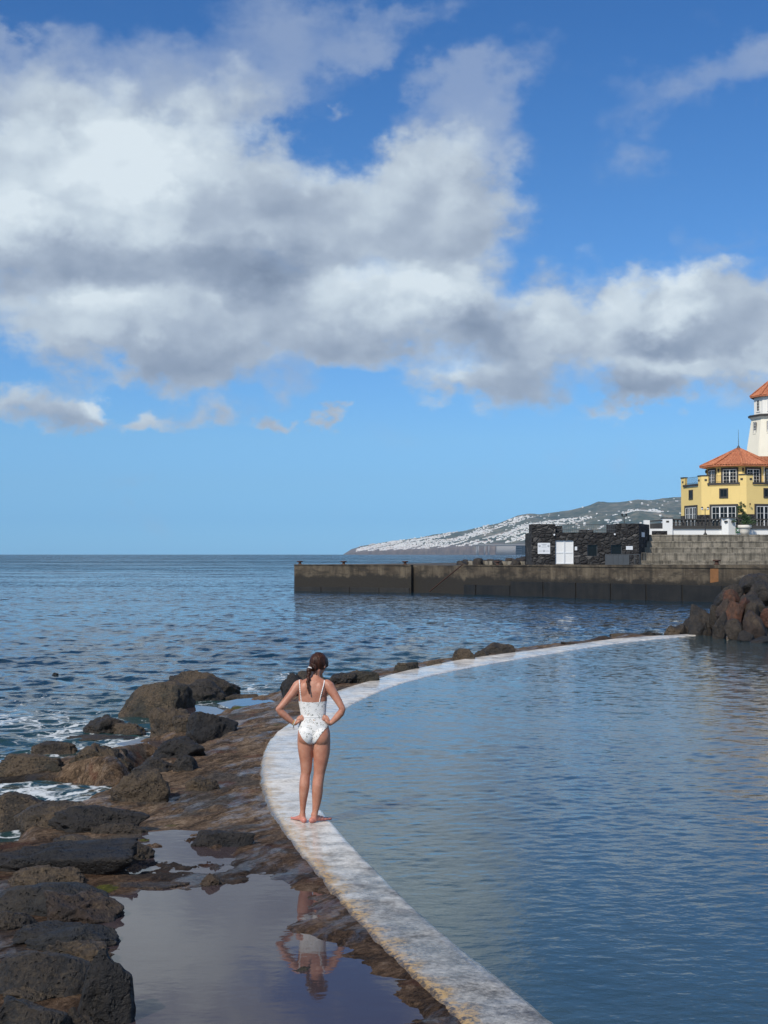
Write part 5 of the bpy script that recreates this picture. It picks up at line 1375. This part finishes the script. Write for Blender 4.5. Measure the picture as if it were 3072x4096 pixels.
# ------------------------------------------------------------------ the woman on the wall
def person():
    base = gp(1249.5, 3292, WALLZ); ox, oy, oz = base.x, base.y, WALLZ + .003
    S_ = 1116.0
    def P(zx, zy, y=0.0): return Vector((ox + (zx - 690) / S_, oy + y, oz + (1972 - zy) / S_ * .993))
    def loft(rings, n=28, e=2.2):
        """rings: (zx, zy, half width px, half depth px, y metres)"""
        m = MB(); vs = []; k = len(rings)
        for (cx, cy, hw, hd, y) in rings:
            c = P(cx, cy, y)
            for i in range(n):
                a = 2 * math.pi * i / n; ca, sa = math.cos(a), math.sin(a)
                vs.append((c.x + math.copysign(abs(ca) ** (2 / e), ca) * hw / S_, c.y + math.copysign(abs(sa) ** (2 / e), sa) * hd / S_, c.z))
        fs = [(j * n + i, j * n + (i + 1) % n, (j + 1) * n + (i + 1) % n, (j + 1) * n + i) for j in range(k - 1) for i in range(n)]
        fs = [f[::-1] for f in fs] + [tuple(range(n)), tuple((k - 1) * n + i for i in range(n - 1, -1, -1))]
        m.add(vs, fs); return m
    def ell(c, r, rot=None, sub=3):
        v, f = ico(sub); v = v * np.array(r)
        if rot is not None: v = v @ np.array(rot.to_matrix()).T
        m = MB(); m.add([tuple(q) for q in v + np.array(c)], [tuple(q) for q in f]); return m
    def chain(pts):   # [(Vector, radius), ...] tapered limb
        m = MB()
        for (a, ra), (b, rb) in zip(pts[:-1], pts[1:]):
            m.tube(a, b, ra, rb, 18)
        for a, ra in pts: e = ell(a, (ra,) * 3, sub=2); m.add(e.v, e.f)
        return m
    def interp(r, k=4):
        A = np.array(r, float); t = np.arange(len(A)); q = np.linspace(0, len(A) - 1, (len(A) - 1) * k + 1); out = []
        for x in q:
            i = int(min(x, len(A) - 2)); f = x - i; p0, p1, p2, p3 = A[max(i - 1, 0)], A[i], A[i + 1], A[min(i + 2, len(A) - 1)]
            out.append(tuple(.5 * ((2 * p1) + (-p0 + p2) * f + (2 * p0 - 5 * p1 + 4 * p2 - p3) * f * f + (-p0 + 3 * p1 - 3 * p2 + p3) * f ** 3)))
        return out
    torso = loft(interp([(705,1085,165,74,.0),(705,1040,180,92,.0),(706,980,177,98,.0),(704,900,163,92,.0),(701,850,147,82,.0),(698,790,134,74,.0),(694,700,144,80,.005),(691,630,153,90,.01),
                  (690,560,160,93,.012),(692,500,166,88,.012),(698,445,166,74,.010),(700,412,146,62,.010),(704,388,104,52,.016),(714,362,58,46,.03),(726,330,46,45,.048),(736,290,45,48,.065),(742,250,45,50,.08)]))
    lleg = loft(interp([(618,1020,92,88,0),(610,1060,86,90,0),(609,1120,84,88,0),(613,1200,78,82,.0),(620,1300,69,74,.005),(620,1400,59,64,.008),(613,1440,55,60,.006),(606,1500,56,60,-.004),(603,1560,57,62,-.010),(595,1650,50,56,-.004),(587,1750,38,44,.008),(582,1850,29,36,.016),(580,1900,28,38,.018),(579,1940,29,40,.018)]), 24, 2.05)
    rleg = loft(interp([(785,1020,98,88,0),(792,1060,95,92,0),(790,1120,96,92,0),(790,1200,91,86,.0),(781,1300,80,78,.0),(769,1400,66,67,.0),(764,1440,62,63,-.002),(754,1500,62,62,-.012),(749,1560,61,64,-.018),(744,1650,59,58,-.012),(736,1750,48,46,0),(722,1850,34,37,.006),(715,1900,31,38,.006),(710,1945,32,40,.004)]), 24, 2.05)
    but = [ell(P(622, 1010, -.052), (.078, .062, .088)), ell(P(786, 1014, -.052), (.082, .064, .090))]
    scap = [ell(P(612, 505, -.034), (.058, .036, .085)), ell(P(773, 505, -.034), (.058, .036, .085))]
    px = 1 / S_
    arms = []
    arms.append(chain([(P(552,438,.005),.046),(P(525,460,0),.051),(P(470,538,-.02),.044),(P(400,622,-.045),.037),(P(338,694,-.06),.031),(P(318,712,-.06),.029)]))
    arms.append(chain([(P(318,712,-.06),.029),(P(352,750,-.052),.037),(P(410,805,-.04),.034),(P(462,850,-.03),.026),(P(503,874,-.028),.020)]))
    arms.append(chain([(P(848,438,.005),.046),(P(872,462,0),.051),(P(922,540,-.02),.044),(P(975,620,-.045),.037),(P(1015,690,-.06),.031),(P(1026,710,-.06),.029)]))
    arms.append(chain([(P(1026,710,-.06),.029),(P(1002,755,-.052),.037),(P(956,808,-.045),.034),(P(912,852,-.040),.026),(P(884,874,-.040),.021)]))
    # hands: palm, four bent fingers on the back of the waist, thumb round the front
    def hand(w, d, side):
        m = MB(); k = P(*w); q = P(*d)
        e = ell((k + q) / 2, (.030, .016, .040), Vector((q.x - k.x, 0, q.z - k.z)).to_track_quat('Z', 'Y')); m.add(e.v, e.f)
        for j, (fx, fy, L) in enumerate(((-.030, .010, .86), (-.012, .020, 1.0), (.006, .020, .95), (.022, .010, .78))):
            a = q + Vector((fx * side * -1, 0, fy * .6)); mid = a + Vector((side * -.020 * L + fx * side * -.3, .006, .026 * L)); tip = mid + Vector((side * -.018 * L, .018, .018 * L))
            c = chain([(a, .0095), (mid, .0085), (tip, .0072)]); m.add(c.v, c.f)
        a = k.lerp(q, .35) + Vector((side * .004, .012, .0)); c = chain([(a, .012), (a + Vector((-.012 * side, .03, .022)), .010), (a + Vector((-.020 * side, .062, .030)), .0085)]); m.add(c.v, c.f)
        return m
    hands = [hand((503, 874, -.028), (556, 838, -.052), -1), hand((884, 874, -.040), (838, 836, -.052), 1)]
    # feet, turned out
    def foot(ax, dirv, L=.235):
        m = MB(); d = Vector(dirv).normalized(); s = Vector((d.y, -d.x, 0)); A = Vector((ax.x, ax.y, oz))
        for (t, wdt, h, z) in ((-.13, .030, .030, .028), (0.0, .031, .036, .036), (.22, .033, .030, .038), (.42, .036, .024, .028), (.60, .042, .018, .019), (.72, .043, .015, .015)):
            e = ell(A + d * (t * L) + Vector((0, 0, z)), (wdt, .040, h), d.to_track_quat('Y', 'Z'), 2); m.add(e.v, e.f)
        for j, (o, r, t) in enumerate(((-.030, .014, .86), (-.012, .011, .87), (.004, .010, .85), (.018, .0095, .81), (.030, .009, .76))):
            e = ell(A + d * (t * L) + s * (o if dirv[0] > 0 else -o) * -1 + Vector((0, 0, r)), (r * .95, r * 1.9, r), d.to_track_quat('Y', 'Z'), 2); m.add(e.v, e.f)
        c = chain([(A + Vector((0, 0, .085)), .031), (A + Vector((0, 0, .045)), .032)]); m.add(c.v, c.f); return m
    feet = [foot(P(580, 1940, .018), (-.46, .89, 0), .225), foot(P(710, 1945, .004), (.66, .75, 0), .228)]
    # head, bowed and turned a little to the right
    hc = P(750, 222, .105); hr = Matrix.Rotation(R(-24), 3, 'Z') @ Matrix.Rotation(R(-34), 3, 'X')
    hq = hr.to_quaternion()
    def hp(x, y, z): return hc + hr @ Vector((x, y, z))
    head = [ell(hc, (.074, .090, .092), hq), ell(hp(0, .038, -.045), (.056, .055, .062), hq), ell(hp(0, .068, -.085), (.032, .030, .028), hq),
            ell(hp(0, .100, -.032), (.011, .016, .022), hq, 2), ell(hp(0, .088, -.062), (.024, .013, .010), hq, 2), ell(hp(-.031, .082, -.008), (.016, .010, .010), hq, 2), ell(hp(.031, .082, -.008), (.016, .010, .010), hq, 2),
            ell(hp(.0, .084, .018), (.045, .012, .010), hq, 2)]
    ears = [ell(hp(s * .076, .004, -.022), (.009, .018, .030), hq, 2) for s in (-1, 1)]
    def merged(parts, voxel, smooth, name):
        m = MB()
        for q in parts: m.add(q.v, q.f)
        me = bpy.data.meshes.new(name + '_src'); me.from_pydata([tuple(v) for v in m.v], [], m.f); me.update()
        o = bpy.data.objects.new(name + '_src', me); COL.objects.link(o)
        r = o.modifiers.new('r', 'REMESH'); r.mode = 'VOXEL'; r.voxel_size = voxel
        s = o.modifiers.new('s', 'SMOOTH'); s.factor = .5; s.iterations = smooth
        dg = bpy.context.evaluated_depsgraph_get(); ev = o.evaluated_get(dg); em = ev.to_mesh()
        V = np.empty(len(em.vertices) * 3, np.float64); em.vertices.foreach_get('co', V); V = V.reshape(-1, 3)
        Nn = np.empty(len(em.vertices) * 3, np.float64); em.vertex_normals.foreach_get('vector', Nn); Nn = Nn.reshape(-1, 3)
        Fc = [tuple(p.vertices) for p in em.polygons]; ev.to_mesh_clear(); bpy.data.objects.remove(o); bpy.data.meshes.remove(me)
        return V, Nn, Fc
    Vb, Nb, Fb = merged([torso, lleg, rleg] + but + scap + arms + hands + feet + head + ears, .0048, 4, 'person')
    sk, t, b = material('skin'); p = opos(t, True)
    n = t.noise(p, 9, 5, .65)
    c = t.ramp(n, [(.3, (.37, .145, .088)), (.5, (.46, .205, .130)), (.72, (.54, .28, .19))])
    z = t.new('ShaderNodeSeparateXYZ'); t.l.new(p, z.inputs[0])
    c = t.mix(t.ss(z.outputs[2], oz + .10, oz + .0), c, (.54, .20, .16, 1))
    t.put(b.inputs['Base Color'], c); b.inputs['Roughness'].default_value = .5
    b.inputs['Subsurface Weight'].default_value = .15; b.inputs['Subsurface Radius'].default_value = (.02, .008, .004); b.inputs['Subsurface Scale'].default_value = .5
    bump(t, b, t.noise(p, 160, 3, .6), .15, .002)
    body = mesh_obj('person', Vb, Fb, sk, None, True)
    tag(body, 'woman in a white patterned swimsuit standing barefoot on the pool wall with hands on hips', 'person')
    # swimsuit: cut from a slightly larger copy of trunk and thighs
    Vs, Ns, Fs = merged([torso, lleg, rleg] + but + scap, .0048, 5, 'suit')
    zx = (Vs[:, 0] - ox) * S_ + 690; zy = 1972 - (Vs[:, 2] - oz) * S_ / .993
    low = np.interp(zx, [515, 545, 580, 620, 655, 690, 712, 745, 790, 830, 868, 895], [905, 950, 1018, 1066, 1094, 1104, 1094, 1048, 978, 930, 892, 880])
    low = np.where(Vs[:, 1] - oy > .0, np.interp(zx, [515, 560, 640, 690, 750, 830, 895], [880, 930, 1050, 1105, 1050, 930, 870]), low)
    hi = 629 + 5 * np.cos((zx - 690) / 60) - np.where(Vs[:, 1] - oy > .03, 40, 0)
    inside = (zy < low) & (zy > hi)
    keep = [f for f in Fs if sum(inside[list(f)]) >= 2]
    usedv = sorted({i for f in keep for i in f}); mp = {v: i for i, v in enumerate(usedv)}
    V2 = Vs[usedv].copy(); zyu = zy[usedv]; out = ~inside[usedv]
    tz = np.where(zyu > 800, low[usedv], hi[usedv]); V2[out, 2] = oz + (1972 - tz[out]) / S_ * .993
    wr = fbm(np.c_[V2[:, 0] * .6, V2[:, 1], V2[:, 2] * 2.2], 14, 3, .5, 3)
    V2 = V2 + Ns[usedv] * (.0042 + .0016 * wr[:, None])
    # a gathered seam at the waist
    V2 += Ns[usedv] * (.0035 * np.exp(-((zyu - 795) / 5.5) ** 2))[:, None]
    ms, t, b = material('swimsuit_fabric'); p = opos(t, True)
    q = t.v('ADD', p, t.v('SCALE', t.noise(p, 40, 2, color=True), scale=.02))
    v = t.vor(q, 34); ring = t.m('MULTIPLY', t.ss(v, .28, .33), t.ss(v, .44, .38)); gate_ = t.ss(t.noise(q, 50, 2, .5), .42, .50)
    c = t.mix(t.m('MULTIPLY', ring, gate_), (.74, .73, .71, 1), (.16, .17, .14, 1))
    c = t.mix(t.ss(t.noise(q, 55, 1), .70, .74), c, (.55, .40, .30, 1))
    t.put(b.inputs['Base Color'], c); b.inputs['Roughness'].default_value = .8; bump(t, b, t.noise(p, 55, 4, .6), .5, .004)
    mesh_obj('swimsuit', V2, [tuple(mp[i] for i in f) for f in keep], ms, body, True)
    # shoulder straps laid on the skin
    from mathutils.bvhtree import BVHTree
    bv = BVHTree.FromPolygons([Vector(v) for v in Vb], Fb)
    fab = simple('strap_fabric', (.84, .83, .80), .8, .05, 30)
    for pts in ([(545, 396), (548, 420), (553, 470), (559, 530), (565, 590), (570, 634)], [(822, 400), (818, 425), (806, 475), (792, 530), (778, 585), (769, 634)]):
        m = MB(); pr = None
        for zx_, zy_ in [(a[0], a[1]) for a in interp([(a, b_, 0, 0, 0) for a, b_ in pts], 3)]:
            o = P(zx_, zy_, -1); h, nn, _, _ = bv.ray_cast(o, Vector((0, 1, 0)))
            if h is None: continue
            c_ = h + nn * .002
            if pr is not None: m.tube(pr, c_, .0052, .0052, 6)
            pr = c_
        # over the shoulder to the front
        if pr is not None: m.build('strap', fab, body, True)
    # hair
    hm, t, b = material('hair'); p = opos(t, True)
    n = t.noise(t.v('MULTIPLY', p, (60, 60, 9)), 1.0, 4, .6)
    t.put(b.inputs['Base Color'], t.ramp(n, [(.3, (.016, .006, .0035)), (.6, (.055, .020, .011)), (.8, (.13, .050, .026))])); b.inputs['Roughness'].default_value = .42
    bump(t, b, n, .9, .006); b.inputs['Specular IOR Level'].default_value = .25
    hair = [ell(hc + hr @ Vector((0, -.012, .012)), (.088, .098, .100), hq), ell(P(700, 262, .045), (.050, .050, .042)), ell(P(672, 250, .035), (.026, .030, .030)), ell(hp(0, .03, .055), (.074, .066, .050), hq), ell(hp(.074, .030, .018), (.014, .036, .040), hq, 2)]
    Vh, Nh, Fh = merged(hair, .005, 3, 'hair')
    d = fbm(np.c_[Vh[:, 0] * 3, Vh[:, 1] * 3, Vh[:, 2] * .6], 22, 3, .6, 6); Vh = Vh + Nh * (d * .0035)[:, None]
    mesh_obj('hair', Vh, Fh, hm, body, True)
    rs = np.random.default_rng(8); m = MB()
    for k in range(46):
        a0 = rs.uniform(-1, 1); s0 = P(745 + a0 * 85, 170 + rs.uniform(-40, 110), -.01 + .08 * (1 - abs(a0))) + Vector((0, -.06 + .05 * abs(a0), 0))
        q = s0
        for j in range(3):
            q2 = q + Vector((rs.normal() * .006 + a0 * .005, rs.normal() * .004, -.016 + rs.normal() * .006)); m.tube(q, q2, .0011, .0008, 3); q = q2
    for k in range(14):
        q = P(rs.uniform(700, 775), rs.uniform(285, 305), .01)
        for j in range(3): q2 = q + Vector((rs.normal() * .005, -.003, -.015)); m.tube(q, q2, .0012, .0008, 3); q = q2
    m.build('loose_strands', hm, body)
    m = MB(); path = interp([(668,258,0,0,-.012),(650,300,0,0,-.018),(646,350,0,0,-.030),(642,400,0,0,-.058),(645,450,0,0,-.085),(652,500,0,0,-.098),(662,540,0,0,-.104)], 5)
    for i, (zx_, zy_, _, _, y_) in enumerate(path):
        t_ = i / (len(path) - 1); r_ = (.020 * (1 - t_) ** .7 + .004) * (1 + .18 * math.sin(i * 2.1)); w = 9 * math.sin(i * 1.05) * (1 - t_)
        e = ell(P(zx_ + w, zy_, y_), (r_ * .9, r_ * .8, r_ * 1.15), None, 2); m.add(e.v, e.f)
    m.build('braid', hm, body, True)
    m = MB(); c = P(667, 256, -.012); n_ = 14
    for i in range(n_):
        a, b2 = 2 * math.pi * i / n_, 2 * math.pi * (i + 1) / n_
        m.tube(c + Vector((math.cos(a) * .019, math.sin(a) * .019, .004 * math.sin(2 * a))), c + Vector((math.cos(b2) * .019, math.sin(b2) * .019, .004 * math.sin(2 * b2))), .007, n=6)
    m.build('hair_tie', fab, body, True)
    gold = simple('bracelet_cord', (.62, .42, .13), .5, .2, 60)
    w0, w1 = P(478, 861, -.03), P(503, 874, -.028); ax = (w1 - w0).normalized(); a_ = ax.orthogonal().normalized(); b_ = ax.cross(a_)
    for k, (mt, r_) in enumerate(((gold, .025), (fab, .0245), (gold, .0235))):
        m = MB(); c = w0.lerp(w1, .1 + .38 * k)
        for i in range(16):
            q0 = c + (a_ * math.cos(i / 16 * 6.283) + b_ * math.sin(i / 16 * 6.283)) * r_; q1 = c + (a_ * math.cos((i + 1) / 16 * 6.283) + b_ * math.sin((i + 1) / 16 * 6.283)) * r_
            m.tube(q0, q1, .0035, n=5)
        m.build('bracelet', mt, body, True)
    m = MB(); m.tube(P(486, 884, -.045), P(478, 925, -.05), .0028, n=5); m.tube(P(488, 884, -.045), P(490, 945, -.05), .002, n=5); m.build('bracelet_ties', simple('dark_cord', (.06, .03, .02), .7), body)
person()
